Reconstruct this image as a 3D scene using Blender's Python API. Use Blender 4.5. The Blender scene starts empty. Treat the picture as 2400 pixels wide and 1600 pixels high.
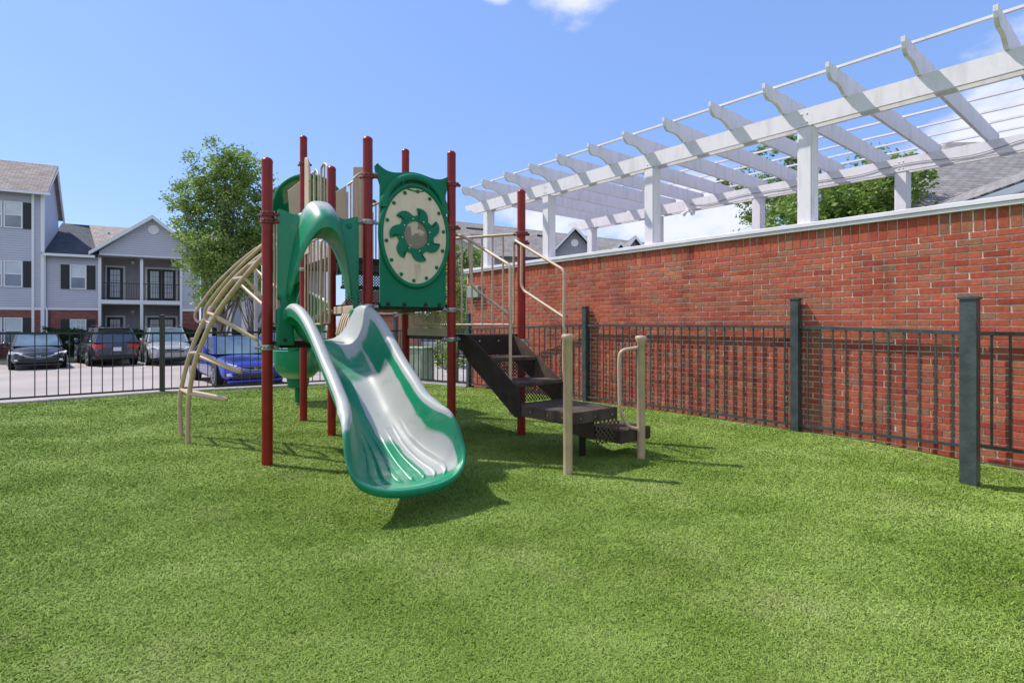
import bpy, bmesh, math, random
import numpy as np
from mathutils import Vector, Matrix, noise
random.seed(7); rng = np.random.default_rng(7)
R = math.radians
sc = bpy.context.scene
col = sc.collection

# ------------------------------------------------------------------ camera, world, sun, exposure
cam_d = bpy.data.cameras.new('camera'); cam = bpy.data.objects.new('camera', cam_d); col.objects.link(cam)
cam.location = (0, 0, 1.35); cam.rotation_euler = (R(90), 0, 0)
cam_d.sensor_width = 36; cam_d.lens = 19.5; cam_d.shift_y = -0.0154
cam_d.clip_start = 0.05; cam_d.clip_end = 3000
sc.camera = cam
sc.render.resolution_x = 1024; sc.render.resolution_y = 682

SUN_DIR = Vector((-.95, .31, 1.36)).normalized()          # towards the sun
sun_el = math.asin(SUN_DIR.z); sun_az = math.atan2(SUN_DIR.x, SUN_DIR.y)
sd = bpy.data.lights.new('sun', 'SUN'); sd.energy = 3.7; sd.angle = R(1.0); sd.color = (1, .955, .88)
so = bpy.data.objects.new('sun', sd); col.objects.link(so); so.location = (-20, 10, 30)
so.rotation_euler = SUN_DIR.to_track_quat('Z', 'Y').to_euler()

sc.view_settings.view_transform = 'Standard'; sc.view_settings.look = 'None'
sc.view_settings.exposure = 0.62; sc.view_settings.gamma = 1.0
sc.cycles.max_bounces = 6; sc.cycles.transparent_max_bounces = 24

world = bpy.data.worlds.new('World'); sc.world = world; world.use_nodes = True
wn = world.node_tree.nodes; wl = world.node_tree.links; wn.clear()
sky = wn.new('ShaderNodeTexSky'); sky.sky_type = 'NISHITA'; sky.sun_disc = False
sky.sun_elevation = sun_el; sky.sun_rotation = sun_az
sky.air_density = 1.0; sky.dust_density = 0.6; sky.ozone_density = 2.5
SKY_K = 0.15
def wmath(op, a=None, b=None, c=None):
    n = wn.new('ShaderNodeMath'); n.operation = op
    for i, v in enumerate((a, b, c)):
        if v is None: continue
        if isinstance(v, (int, float)): n.inputs[i].default_value = v
        else: wl.new(v, n.inputs[i])
    return n.outputs[0]
tc = wn.new('ShaderNodeTexCoord')
tint = wn.new('ShaderNodeMix'); tint.data_type = 'RGBA'; tint.blend_type = 'MULTIPLY'; tint.inputs[0].default_value = 1
wl.new(sky.outputs[0], tint.inputs[6]); tint.inputs[7].default_value = (.88, .88, 1.10, 1)
nz = wn.new('ShaderNodeTexNoise'); nz.inputs['Scale'].default_value = 3.2; nz.inputs['Detail'].default_value = 9; nz.inputs['Roughness'].default_value = .58
mp = wn.new('ShaderNodeMapping'); mp.inputs['Scale'].default_value = (1, 1, 1.9); mp.inputs['Location'].default_value = (3.07, 0.4, 1.71)
wl.new(tc.outputs['Generated'], mp.inputs[0]); wl.new(mp.outputs[0], nz.inputs[0])
# cloud banks, those behind the camera unseen and added for fill: (direction, angular radius, strength)
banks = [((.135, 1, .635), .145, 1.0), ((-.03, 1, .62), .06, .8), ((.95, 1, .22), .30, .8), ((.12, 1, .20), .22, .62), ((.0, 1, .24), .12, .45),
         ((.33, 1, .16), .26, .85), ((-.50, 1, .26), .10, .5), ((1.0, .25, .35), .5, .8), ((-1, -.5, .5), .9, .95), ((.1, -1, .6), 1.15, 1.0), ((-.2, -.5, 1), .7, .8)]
acc = None
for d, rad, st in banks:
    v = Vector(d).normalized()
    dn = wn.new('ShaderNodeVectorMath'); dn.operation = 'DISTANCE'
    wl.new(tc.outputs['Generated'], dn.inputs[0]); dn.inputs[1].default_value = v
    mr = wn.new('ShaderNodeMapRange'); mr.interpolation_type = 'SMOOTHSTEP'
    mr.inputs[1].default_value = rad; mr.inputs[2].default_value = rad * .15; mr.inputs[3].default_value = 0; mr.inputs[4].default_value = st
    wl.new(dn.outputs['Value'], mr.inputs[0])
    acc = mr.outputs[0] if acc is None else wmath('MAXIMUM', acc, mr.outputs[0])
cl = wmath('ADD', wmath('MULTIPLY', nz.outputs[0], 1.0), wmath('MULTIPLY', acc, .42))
ramp = wn.new('ShaderNodeMapRange'); ramp.interpolation_type = 'SMOOTHSTEP'
ramp.inputs[1].default_value = .70; ramp.inputs[2].default_value = .88; ramp.inputs[4].default_value = .93
wl.new(cl, ramp.inputs[0])
cmx = wn.new('ShaderNodeMix'); cmx.data_type = 'RGBA'
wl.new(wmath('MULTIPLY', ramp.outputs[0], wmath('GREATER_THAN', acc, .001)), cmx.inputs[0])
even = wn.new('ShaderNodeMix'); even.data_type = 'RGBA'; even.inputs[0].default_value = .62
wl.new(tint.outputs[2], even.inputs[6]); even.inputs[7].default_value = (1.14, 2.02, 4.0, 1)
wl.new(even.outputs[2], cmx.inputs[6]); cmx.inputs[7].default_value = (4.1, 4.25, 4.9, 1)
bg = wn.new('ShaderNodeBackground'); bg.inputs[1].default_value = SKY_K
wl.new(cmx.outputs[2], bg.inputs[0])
wo = wn.new('ShaderNodeOutputWorld'); wl.new(bg.outputs[0], wo.inputs[0])

# ------------------------------------------------------------------ helpers
class MB:
    """collects simple solids into one mesh"""
    def __init__(s): s.v = []; s.f = []; s.uv = None; s.att = None
    def add(s, vs, fs):
        o = len(s.v); s.v += [tuple(p) for p in vs]; s.f += [tuple(i + o for i in f) for f in fs]; return s
    def box(s, x0, x1, y0, y1, z0, z1, M=None):
        vs = [(x, y, z) for z in (z0, z1) for y in (y0, y1) for x in (x0, x1)]
        if M is not None: vs = [M(*p) for p in vs]
        return s.add(vs, [(0, 2, 3, 1), (4, 5, 7, 6), (0, 1, 5, 4), (2, 6, 7, 3), (0, 4, 6, 2), (1, 3, 7, 5)])
    def beam(s, a, b, w, h, up=(0, 0, 1)):
        a = Vector(a); b = Vector(b); d = (b - a); L = d.length; d.normalize()
        x = d.cross(Vector(up))
        if x.length < 1e-4: x = Vector((1, 0, 0))
        x.normalize(); u = x.cross(d).normalized()
        return s.box(-w/2, w/2, 0, L, -h/2, h/2, lambda p, q, r: a + x*p + d*q + u*r)
    def tube(s, pts, r, n=10, cap=True, closed=False):
        pts = [Vector(p) for p in pts]; m = len(pts); vs = []; fs = []
        rr = r if isinstance(r, (list, tuple)) else [r]*m
        t0 = (pts[1]-pts[0]).normalized()
        ref = Vector((0, 0, 1)) if abs(t0.z) < .9 else Vector((1, 0, 0))
        nx = t0.cross(ref).normalized()
        for i, p in enumerate(pts):
            if closed: t = (pts[(i+1) % m]-pts[i-1]).normalized()
            else: t = (pts[min(i+1, m-1)]-pts[max(i-1, 0)]).normalized()
            nx = (nx - t*nx.dot(t)).normalized(); ny = t.cross(nx)
            for k in range(n):
                a = 2*math.pi*k/n; vs.append(p + (nx*math.cos(a)+ny*math.sin(a))*rr[i])
        for i in range(m if closed else m-1):
            j = (i+1) % m
            for k in range(n):
                fs.append((i*n+k, i*n+(k+1) % n, j*n+(k+1) % n, j*n+k))
        if cap and not closed: fs += [tuple(range(n))[::-1], tuple((m-1)*n+k for k in range(n))]
        return s.add(vs, fs)
    def lathe(s, prof, c, n=16, axis=None):
        """prof: (radius, height) list; axis default +z"""
        c = Vector(c); ax = Vector(axis).normalized() if axis else Vector((0, 0, 1))
        e1 = ax.orthogonal().normalized(); e2 = ax.cross(e1); vs = []; fs = []
        for r, h in prof:
            for k in range(n):
                a = 2*math.pi*k/n; vs.append(c + ax*h + (e1*math.cos(a)+e2*math.sin(a))*r)
        for i in range(len(prof)-1):
            for k in range(n): fs.append((i*n+k, i*n+(k+1) % n, (i+1)*n+(k+1) % n, (i+1)*n+k))
        fs += [tuple(range(n))[::-1], tuple((len(prof)-1)*n+k for k in range(n))]
        return s.add(vs, fs)
    def prism(s, poly, M, d0, d1):
        """poly 2-D points (a, b), M(a, b, d) -> world, extruded from d0 to d1"""
        n = len(poly); vs = [M(a, b, d0) for a, b in poly] + [M(a, b, d1) for a, b in poly]
        fs = [tuple(range(n))[::-1], tuple(range(n, 2*n))] + [(i, (i+1) % n, n+(i+1) % n, n+i) for i in range(n)]
        return s.add(vs, fs)
    def grid(s, rows):
        m = len(rows); n = len(rows[0]); vs = [p for r in rows for p in r]
        return s.add(vs, [(i*n+j, i*n+j+1, (i+1)*n+j+1, (i+1)*n+j) for i in range(m-1) for j in range(n-1)])

def rounded(pts, n=3, closed=False):
    pts = [Vector(p) for p in pts]
    for _ in range(n):
        out = [] if closed else [pts[0]]
        m = len(pts)
        for i in range(m if closed else m-1):
            a, b = pts[i], pts[(i+1) % m]
            out += [a*.75+b*.25, a*.25+b*.75]
        if not closed: out.append(pts[-1])
        pts = out
    return pts

def corner(pts, rad=.06, n=5):
    """polyline with its corners rounded to a radius"""
    pts = [Vector(p) for p in pts]; out = [pts[0]]
    for i in range(1, len(pts)-1):
        p = pts[i]; a = pts[i-1]-p; b = pts[i+1]-p
        k = min(rad, a.length*.45, b.length*.45); a = p+a.normalized()*k; b = p+b.normalized()*k
        for j in range(n+1):
            t = j/n; out.append(a*(1-t)**2 + p*2*t*(1-t) + b*t*t)
    return out+[pts[-1]]

def link(o, parent=None):
    col.objects.link(o)
    if parent is not None: o.parent = parent
    return o
def tag(o, label=None, cat=None, group=None, kind=None):
    if label: o['label'] = label
    if cat: o['category'] = cat
    if group: o['group'] = group
    if kind: o['kind'] = kind
    return o
WM = {}
def world_of(p):
    M = Matrix.Identity(4)
    while p is not None:
        M = p.matrix_basis @ M if False else (Matrix.Translation(p.location) @ p.rotation_euler.to_matrix().to_4x4()) @ M
        p = p.parent
    return M
def O(name, mb, mat, parent=None, smooth=False, bevel=0, local=False, sub=0, label=None, fixn=True, solid=0):
    me = bpy.data.meshes.new(name)
    vs = mb.v
    if parent is not None and not local:
        Mi = world_of(parent).inverted(); vs = [Mi @ Vector(p) for p in vs]
    me.from_pydata([tuple(p) for p in vs], [], mb.f); me.materials.append(mat)
    if fixn:
        b = bmesh.new(); b.from_mesh(me); bmesh.ops.recalc_face_normals(b, faces=b.faces); b.to_mesh(me); b.free()
    if mb.uv is not None:
        ul = me.uv_layers.new(name='UVMap')
        for lp in me.loops: ul.data[lp.index].uv = mb.uv[lp.vertex_index]
    if mb.att is not None:
        at = me.attributes.new('pale_mix', 'FLOAT', 'POINT'); at.data.foreach_set('value', mb.att)
    if smooth:
        me.polygons.foreach_set('use_smooth', [True]*len(me.polygons))
        me.set_sharp_from_angle(angle=R(smooth if smooth is not True else 40))
    o = bpy.data.objects.new(name, me); link(o, parent)
    if solid: m = o.modifiers.new('solid', 'SOLIDIFY'); m.thickness = solid; m.offset = -1
    if bevel: m = o.modifiers.new('bevel', 'BEVEL'); m.width = bevel; m.segments = 2; m.limit_method = 'ANGLE'; m.angle_limit = R(40)
    if sub: m = o.modifiers.new('sub', 'SUBSURF'); m.levels = sub; m.render_levels = sub
    if label: o['label'] = label
    return o
def thing(name, label, cat, loc=(0, 0, 0), rz=0, group=None):
    o = bpy.data.objects.new(name, None); o.empty_display_size = .2
    o.location = loc; o.rotation_euler = (0, 0, rz); col.objects.link(o)
    return tag(o, label, cat, group)
def copy_tree(o, parent=None):
    c = o.copy(); col.objects.link(c); c.parent = parent
    for ch in [x for x in o.children]: copy_tree(ch, c)
    return c

# ------------------------------------------------------------------ materials
def nd(nt, t, **k):
    n = nt.nodes.new(t)
    for a, b in k.items(): setattr(n, a, b)
    return n
def material(name, c, rough=.6, metal=0, c2=None, nscale=8, detail=4, bump=0, bscale=40, spec=.5, coat=0, contrast=(.35, .65), stretch=None, emit=None, sheen=0):
    m = bpy.data.materials.new(name); m.use_nodes = True; nt = m.node_tree; b = nt.nodes['Principled BSDF']; L = nt.links
    b.inputs['Roughness'].default_value = rough; b.inputs['Metallic'].default_value = metal
    b.inputs['Specular IOR Level'].default_value = spec; b.inputs['Coat Weight'].default_value = coat
    b.inputs['Base Color'].default_value = (*c, 1)
    g = nd(nt, 'ShaderNodeNewGeometry'); mpn = nd(nt, 'ShaderNodeMapping'); L.new(g.outputs['Position'], mpn.inputs[0])
    if stretch: mpn.inputs['Scale'].default_value = stretch
    if c2:
        n = nd(nt, 'ShaderNodeTexNoise'); n.inputs['Scale'].default_value = nscale; n.inputs['Detail'].default_value = detail
        L.new(mpn.outputs[0], n.inputs[0])
        r = nd(nt, 'ShaderNodeMapRange'); r.inputs[1].default_value = contrast[0]; r.inputs[2].default_value = contrast[1]; L.new(n.outputs[0], r.inputs[0])
        x = nd(nt, 'ShaderNodeMix', data_type='RGBA'); x.inputs[6].default_value = (*c, 1); x.inputs[7].default_value = (*c2, 1)
        L.new(r.outputs[0], x.inputs[0]); L.new(x.outputs[2], b.inputs['Base Color'])
    if bump:
        n2 = nd(nt, 'ShaderNodeTexNoise'); n2.inputs['Scale'].default_value = bscale; n2.inputs['Detail'].default_value = 5
        L.new(mpn.outputs[0], n2.inputs[0])
        bp = nd(nt, 'ShaderNodeBump'); bp.inputs['Strength'].default_value = bump; bp.inputs['Distance'].default_value = .01
        L.new(n2.outputs[0], bp.inputs['Height']); L.new(bp.outputs[0], b.inputs['Normal'])
    if emit: b.inputs['Emission Color'].default_value = (*emit, 1); b.inputs['Emission Strength'].default_value = 1
    return m
def mth(nt, op, a, b=None, c=None):
    n = nt.nodes.new('ShaderNodeMath'); n.operation = op
    for i, v in enumerate((a, b, c)):
        if v is None: continue
        if isinstance(v, (int, float)): n.inputs[i].default_value = v
        else: nt.links.new(v, n.inputs[i])
    return n.outputs[0]

M_post = material('powder_coat_red', (.29, .018, .011), .34, c2=(.21, .014, .010), nscale=5, bump=.08, bscale=60, spec=.32)
M_clamp = material('clamp_red', (.24, .02, .016), .3, c2=(.15, .015, .012), nscale=30, bump=.2, bscale=90, coat=.2)
M_alu = material('cast_aluminium', (.45, .43, .42), .35, .7, c2=(.3, .27, .25), nscale=30, bump=.2)
M_tan = material('tan_pipe', (.53, .385, .262), .42, c2=(.45, .32, .215), nscale=9, bump=.1, bscale=70, coat=.1)
M_tanp = material('tan_panel', (.52, .40, .275), .5, c2=(.45, .34, .225), nscale=3, bump=.1, bscale=50)
M_vinyl = material('brown_vinyl_deck', (.020, .013, .010), .5, c2=(.038, .026, .02), nscale=7, bump=.35, bscale=120, spec=.25)
M_vinyl2 = material('lit_brown_vinyl', (.10, .072, .056), .7, c2=(.05, .034, .026), nscale=5, bump=.3, bscale=120, spec=.2)  # paler vinyl, lit look of treads and right stringer put into the colour
M_black = material('black_fence_paint', (.012, .012, .012), .35, c2=(.03, .028, .025), nscale=14, bump=.15, bscale=80)
M_bronze = material('dark_bronze_paint', (.05, .043, .034), .35, c2=(.035, .03, .025), nscale=10, bump=.15, bscale=80)
M_char = material('charcoal_green_paint', (.055, .075, .075), .38, c2=(.032, .044, .045), nscale=9, bump=.25, bscale=60)
M_white = material('white_painted_wood', (.71, .675, .72), .55, c2=(.58, .55, .58), nscale=3.5, detail=9, bump=.15, bscale=30, stretch=(2.5, 2.5, .6), contrast=(.5, .78), spec=.25)
M_wtrim = material('white_vinyl_trim', (.76, .77, .78), .5)
M_cop = material('white_metal_coping', (.74, .71, .76), .45, c2=(.66, .63, .67), nscale=3, bump=.1, bscale=8)
M_glass = material('window_glass', (.10, .13, .17), .06, spec=.9, c2=(.28, .32, .36), nscale=.8, contrast=(.3, .7))
M_wglass = material('blind_behind_glass', (.62, .65, .68), .12, spec=.8, c2=(.48, .52, .56), nscale=1.5)
M_shut = material('black_shutter', (.012, .017, .018), .5)
M_doorg = material('dark_green_door', (.014, .025, .022), .4)
M_conc = material('pale_concrete', (.40, .37, .34), .85, c2=(.31, .29, .27), nscale=1.2, detail=8, bump=.3, bscale=30)
M_soil = material('mulch', (.06, .038, .025), .9, c2=(.12, .08, .05), nscale=30, bump=.8, bscale=60)
M_lawn = material('lawn_grass', (.07, .14, .03), .9, c2=(.12, .19, .05), nscale=3, detail=8, bump=.8, bscale=60)
M_rubber = material('tyre_rubber', (.015, .015, .016), .8)
M_rim = material('alloy_rim', (.42, .43, .45), .3, .8)
M_cglass = material('car_glass', (.05, .07, .09), .04, spec=1, coat=.6)
M_wshield = material('windscreen', (.14, .21, .25), .05, spec=1, coat=.8, c2=(.06, .10, .12), nscale=1.2)
M_chrome = material('chrome', (.7, .7, .72), .15, 1)
M_lamp = material('lamp_lens', (.75, .77, .8), .1, .2, coat=.6)
M_red = material('tail_lamp_red', (.55, .01, .015), .15, coat=.8)
M_plate = material('licence_plate', (.65, .68, .75), .5)
M_dplas = material('black_plastic', (.02, .02, .022), .6)
M_trunk = material('tree_bark', (.11, .085, .065), .85, c2=(.2, .17, .14), nscale=9, bump=.8, bscale=25)
M_boxg = material('utility_green', (.28, .36, .24), .5, c2=(.2, .28, .17), nscale=5, bump=.2)
M_sage = material('sage_cabinet', (.25, .31, .27), .5)
M_stick = material('white_sticker', (.7, .7, .7), .4)
M_ink = material('grey_print', (.25, .25, .27), .5)
M_mortar = material('mortar', (.74, .66, .57), .9, c2=(.55, .47, .40), nscale=14, bump=.6, bscale=90)
M_cable = material('grey_cable', (.25, .25, .26), .6)

def plastic(name, green, ivory, amount=1.0, rough=.38):
    """moulded green plastic with pale swirls, driven by the 'fade' attribute of the mesh"""
    m = bpy.data.materials.new(name); m.use_nodes = True; nt = m.node_tree; b = nt.nodes['Principled BSDF']; L = nt.links
    a = nd(nt, 'ShaderNodeAttribute', attribute_name='pale_mix'); g = nd(nt, 'ShaderNodeNewGeometry')
    n = nd(nt, 'ShaderNodeTexNoise'); n.inputs['Scale'].default_value = 3.0; n.inputs['Detail'].default_value = 3; n.inputs['Distortion'].default_value = .8
    n2 = nd(nt, 'ShaderNodeTexNoise'); n2.inputs['Scale'].default_value = 90; n2.inputs['Detail'].default_value = 3
    L.new(g.outputs['Position'], n.inputs[0]); L.new(g.outputs['Position'], n2.inputs[0])
    v = mth(nt, 'ADD', a.outputs['Fac'], mth(nt, 'MULTIPLY', mth(nt, 'SUBTRACT', n.outputs[0], .5), 1.15))
    v = mth(nt, 'ADD', v, mth(nt, 'MULTIPLY', mth(nt, 'SUBTRACT', n2.outputs[0], .5), .12))
    r = nd(nt, 'ShaderNodeMapRange', interpolation_type='SMOOTHSTEP'); r.inputs[1].default_value = .28; r.inputs[2].default_value = .72; r.inputs[4].default_value = amount
    L.new(v, r.inputs[0])
    x = nd(nt, 'ShaderNodeMix', data_type='RGBA'); x.inputs[6].default_value = (*green, 1); x.inputs[7].default_value = (*ivory, 1)
    L.new(r.outputs[0], x.inputs[0])
    dn = nd(nt, 'ShaderNodeTexNoise'); dn.inputs['Scale'].default_value = 9; dn.inputs['Detail'].default_value = 10; dn.inputs['Roughness'].default_value = .7; L.new(g.outputs['Position'], dn.inputs[0])
    dr = nd(nt, 'ShaderNodeMapRange'); dr.inputs[1].default_value = .54; dr.inputs[2].default_value = .74; dr.inputs[4].default_value = .45; L.new(dn.outputs[0], dr.inputs[0])
    dx = nd(nt, 'ShaderNodeMix', data_type='RGBA'); dx.inputs[7].default_value = (.20, .23, .18, 1); L.new(dr.outputs[0], dx.inputs[0]); L.new(x.outputs[2], dx.inputs[6]); L.new(dx.outputs[2], b.inputs['Base Color'])
    b.inputs['Roughness'].default_value = rough; b.inputs['Coat Weight'].default_value = .05; b.inputs['Coat Roughness'].default_value = .15
    rr = mth(nt, 'ADD', mth(nt, 'MULTIPLY', n2.outputs[0], .25), rough-.1); L.new(rr, b.inputs['Roughness'])
    bp = nd(nt, 'ShaderNodeBump'); bp.inputs['Strength'].default_value = .06; bp.inputs['Distance'].default_value = .01
    L.new(n2.outputs[0], bp.inputs['Height']); L.new(bp.outputs[0], b.inputs['Normal'])
    return m
GREEN = (.0, .215, .10)
M_slide = plastic('slide_plastic', GREEN, (.385, .395, .365))
M_green = material('green_plastic', (.0, .185, .088), .48, c2=(.003, .155, .075), nscale=2, bump=.06, bscale=90, spec=.3)
M_green2 = plastic('spiral_plastic', (.0, .24, .12), (.42, .52, .40), .8)

def perforated(name, base, pitch=.034, hole=.30, rough=.45):
    m = material(name, base, rough); nt = m.node_tree; L = nt.links; b = nt.nodes['Principled BSDF']; out = nt.nodes['Material Output']
    uv = nd(nt, 'ShaderNodeUVMap', uv_map='UVMap'); mpn = nd(nt, 'ShaderNodeMapping'); mpn.inputs['Rotation'].default_value = (0, 0, R(45))
    mpn.inputs['Scale'].default_value = (1/pitch, 1/pitch, 1); L.new(uv.outputs[0], mpn.inputs[0])
    v = nd(nt, 'ShaderNodeTexVoronoi', voronoi_dimensions='2D'); v.inputs['Randomness'].default_value = 0; v.inputs['Scale'].default_value = 1
    L.new(mpn.outputs[0], v.inputs['Vector'])
    mask = mth(nt, 'LESS_THAN', v.outputs['Distance'], hole)
    tr = nd(nt, 'ShaderNodeBsdfTransparent'); mx = nd(nt, 'ShaderNodeMixShader')
    L.new(mask, mx.inputs[0]); L.new(b.outputs[0], mx.inputs[1]); L.new(tr.outputs[0], mx.inputs[2]); L.new(mx.outputs[0], out.inputs[0])
    return m
M_perf = perforated('perforated_black_vinyl', (.02, .015, .014), .028, .36)
M_perf2 = perforated('fine_perforated_black_vinyl', (.02, .015, .014), .026, .27)
M_perft = perforated('perforated_tan_vinyl', (.58, .44, .28), .034, .34)

def siding(name, c, pitch=.125):
    m = material(name, c, .6); nt = m.node_tree; L = nt.links; b = nt.nodes['Principled BSDF']
    g = nd(nt, 'ShaderNodeNewGeometry'); sp = nd(nt, 'ShaderNodeSeparateXYZ'); L.new(g.outputs['Position'], sp.inputs[0])
    f = mth(nt, 'FRACT', mth(nt, 'DIVIDE', mth(nt, 'ADD', sp.outputs['Z'], 50), pitch))
    n = nd(nt, 'ShaderNodeTexNoise'); n.inputs['Scale'].default_value = 1.2; n.inputs['Detail'].default_value = 6; L.new(g.outputs['Position'], n.inputs[0])
    bp = nd(nt, 'ShaderNodeBump'); bp.inputs['Strength'].default_value = 1; bp.inputs['Distance'].default_value = .035; bp.invert = True
    L.new(f, bp.inputs['Height']); L.new(bp.outputs[0], b.inputs['Normal'])
    x = nd(nt, 'ShaderNodeMix', data_type='RGBA', blend_type='MULTIPLY'); x.inputs[0].default_value = 1; x.inputs[6].default_value = (*c, 1)
    cr = nd(nt, 'ShaderNodeMapRange'); cr.inputs[3].default_value = .88; cr.inputs[4].default_value = 1.06; L.new(n.outputs[0], cr.inputs[0])
    lap_line = mth(nt, 'SUBTRACT', 1.0, mth(nt, 'MULTIPLY', mth(nt, 'LESS_THAN', f, .13), .35))   # darker line along the lower edge of each board
    L.new(mth(nt, 'MULTIPLY', cr.outputs[0], lap_line), x.inputs[7]); L.new(x.outputs[2], b.inputs['Base Color'])
    return m
M_sid = siding('lavender_grey_siding', (.50, .50, .55))
M_sidw = siding('white_siding', (.62, .64, .66))
M_sidin = material('porch_wall', (.33, .31, .33), .7, c2=(.29, .27, .29), nscale=2)

def shingles(name, c1, c2):
    m = material(name, c1, .9); nt = m.node_tree; L = nt.links; b = nt.nodes['Principled BSDF']
    uv = nd(nt, 'ShaderNodeUVMap', uv_map='UVMap')
    br = nd(nt, 'ShaderNodeTexBrick'); L.new(uv.outputs[0], br.inputs[0]); br.inputs['Scale'].default_value = 1
    br.inputs['Brick Width'].default_value = .32; br.inputs['Row Height'].default_value = .15; br.inputs['Mortar Size'].default_value = .012
    br.inputs['Color1'].default_value = (*c1, 1); br.inputs['Color2'].default_value = (*c2, 1); br.inputs['Mortar'].default_value = (c1[0]*.45, c1[1]*.45, c1[2]*.45, 1)
    n = nd(nt, 'ShaderNodeTexNoise'); n.inputs['Scale'].default_value = 2.2; n.inputs['Detail'].default_value = 9; L.new(uv.outputs[0], n.inputs[0])
    x = nd(nt, 'ShaderNodeMix', data_type='RGBA', blend_type='MULTIPLY'); x.inputs[0].default_value = 1
    cr = nd(nt, 'ShaderNodeMapRange'); cr.inputs[3].default_value = .6; cr.inputs[4].default_value = 1.4; L.new(n.outputs[0], cr.inputs[0])
    L.new(br.outputs[0], x.inputs[6]); L.new(cr.outputs[0], x.inputs[7]); L.new(x.outputs[2], b.inputs['Base Color'])
    bp = nd(nt, 'ShaderNodeBump'); bp.inputs['Strength'].default_value = .5; bp.inputs['Distance'].default_value = .02
    L.new(mth(nt, 'SUBTRACT', 1.0, br.outputs['Fac']), bp.inputs['Height']); L.new(bp.outputs[0], b.inputs['Normal'])
    return m
M_shing = shingles('tan_shingles', (.27, .225, .20), (.38, .32, .29))
M_shing_shade = shingles('shaded_tan_shingles', (.045, .05, .065), (.085, .09, .11))  # shade of the taller block put into the tan shingle colour
M_shingg = shingles('grey_shingles', (.20, .185, .18), (.29, .27, .26))

def brick_island(name):
    m = material(name, (.4, .1, .06), .9, spec=.15); nt = m.node_tree; L = nt.links; b = nt.nodes['Principled BSDF']
    g = nd(nt, 'ShaderNodeNewGeometry'); cr = nd(nt, 'ShaderNodeValToRGB'); L.new(g.outputs['Random Per Island'], cr.inputs[0])
    st = [(0, (.29, .060, .038)), (.25, (.38, .085, .050)), (.5, (.43, .115, .065)), (.72, (.35, .082, .050)), (.86, (.34, .135, .075)), (.93, (.28, .12, .075)), (1, (.46, .155, .085))]
    e = cr.color_ramp.elements; e[0].position = 0; e[0].color = (*st[0][1], 1); e[1].position = 1; e[1].color = (*st[-1][1], 1)
    for p, c in st[1:-1]: q = e.new(p); q.color = (*c, 1)
    n = nd(nt, 'ShaderNodeTexNoise'); n.inputs['Scale'].default_value = 22; n.inputs['Detail'].default_value = 8; n.inputs['Roughness'].default_value = .65; L.new(g.outputs['Position'], n.inputs[0])
    n3 = nd(nt, 'ShaderNodeTexNoise'); n3.inputs['Scale'].default_value = 1.1; n3.inputs['Detail'].default_value = 4; L.new(g.outputs['Position'], n3.inputs[0])
    x = nd(nt, 'ShaderNodeMix', data_type='RGBA', blend_type='MULTIPLY'); x.inputs[0].default_value = 1
    r1 = nd(nt, 'ShaderNodeMapRange'); r1.inputs[1].default_value = .25; r1.inputs[2].default_value = .75; r1.inputs[3].default_value = .72; r1.inputs[4].default_value = 1.25; L.new(n.outputs[0], r1.inputs[0])
    r2 = nd(nt, 'ShaderNodeMapRange'); r2.inputs[1].default_value = .3; r2.inputs[2].default_value = .7; r2.inputs[3].default_value = .86; r2.inputs[4].default_value = 1.12; L.new(n3.outputs[0], r2.inputs[0])
    n4 = nd(nt, 'ShaderNodeTexNoise'); n4.inputs['Scale'].default_value = 2.2; n4.inputs['Detail'].default_value = 6; m4 = nd(nt, 'ShaderNodeMapping'); m4.inputs['Scale'].default_value = (1.6, 1.6, .22)
    L.new(g.outputs['Position'], m4.inputs[0]); L.new(m4.outputs[0], n4.inputs[0])
    r4 = nd(nt, 'ShaderNodeMapRange'); r4.inputs[1].default_value = .52; r4.inputs[2].default_value = .72; r4.inputs[3].default_value = 1.0; r4.inputs[4].default_value = .72; L.new(n4.outputs[0], r4.inputs[0])
    L.new(cr.outputs[0], x.inputs[6]); L.new(mth(nt, 'MULTIPLY', mth(nt, 'MULTIPLY', r1.outputs[0], r2.outputs[0]), r4.outputs[0]), x.inputs[7]); L.new(x.outputs[2], b.inputs['Base Color'])
    bp = nd(nt, 'ShaderNodeBump'); bp.inputs['Strength'].default_value = .9; bp.inputs['Distance'].default_value = .006
    L.new(n.outputs[0], bp.inputs['Height']); L.new(bp.outputs[0], b.inputs['Normal'])
    return m
M_brick = brick_island('red_brick')
def brick_tex(name, c1, c2, mo):
    m = material(name, c1, .85); nt = m.node_tree; L = nt.links; b = nt.nodes['Principled BSDF']
    uv = nd(nt, 'ShaderNodeUVMap', uv_map='UVMap'); br = nd(nt, 'ShaderNodeTexBrick'); L.new(uv.outputs[0], br.inputs[0]); br.inputs['Scale'].default_value = 1
    br.inputs['Brick Width'].default_value = .24; br.inputs['Row Height'].default_value = .078; br.inputs['Mortar Size'].default_value = .006
    br.inputs['Color1'].default_value = (*c1, 1); br.inputs['Color2'].default_value = (*c2, 1); br.inputs['Mortar'].default_value = (*mo, 1)
    L.new(br.outputs[0], b.inputs['Base Color']); return m
M_brickd = brick_tex('dark_red_brick', (.17, .04, .032), (.26, .075, .055), (.26, .2, .18))

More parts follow.
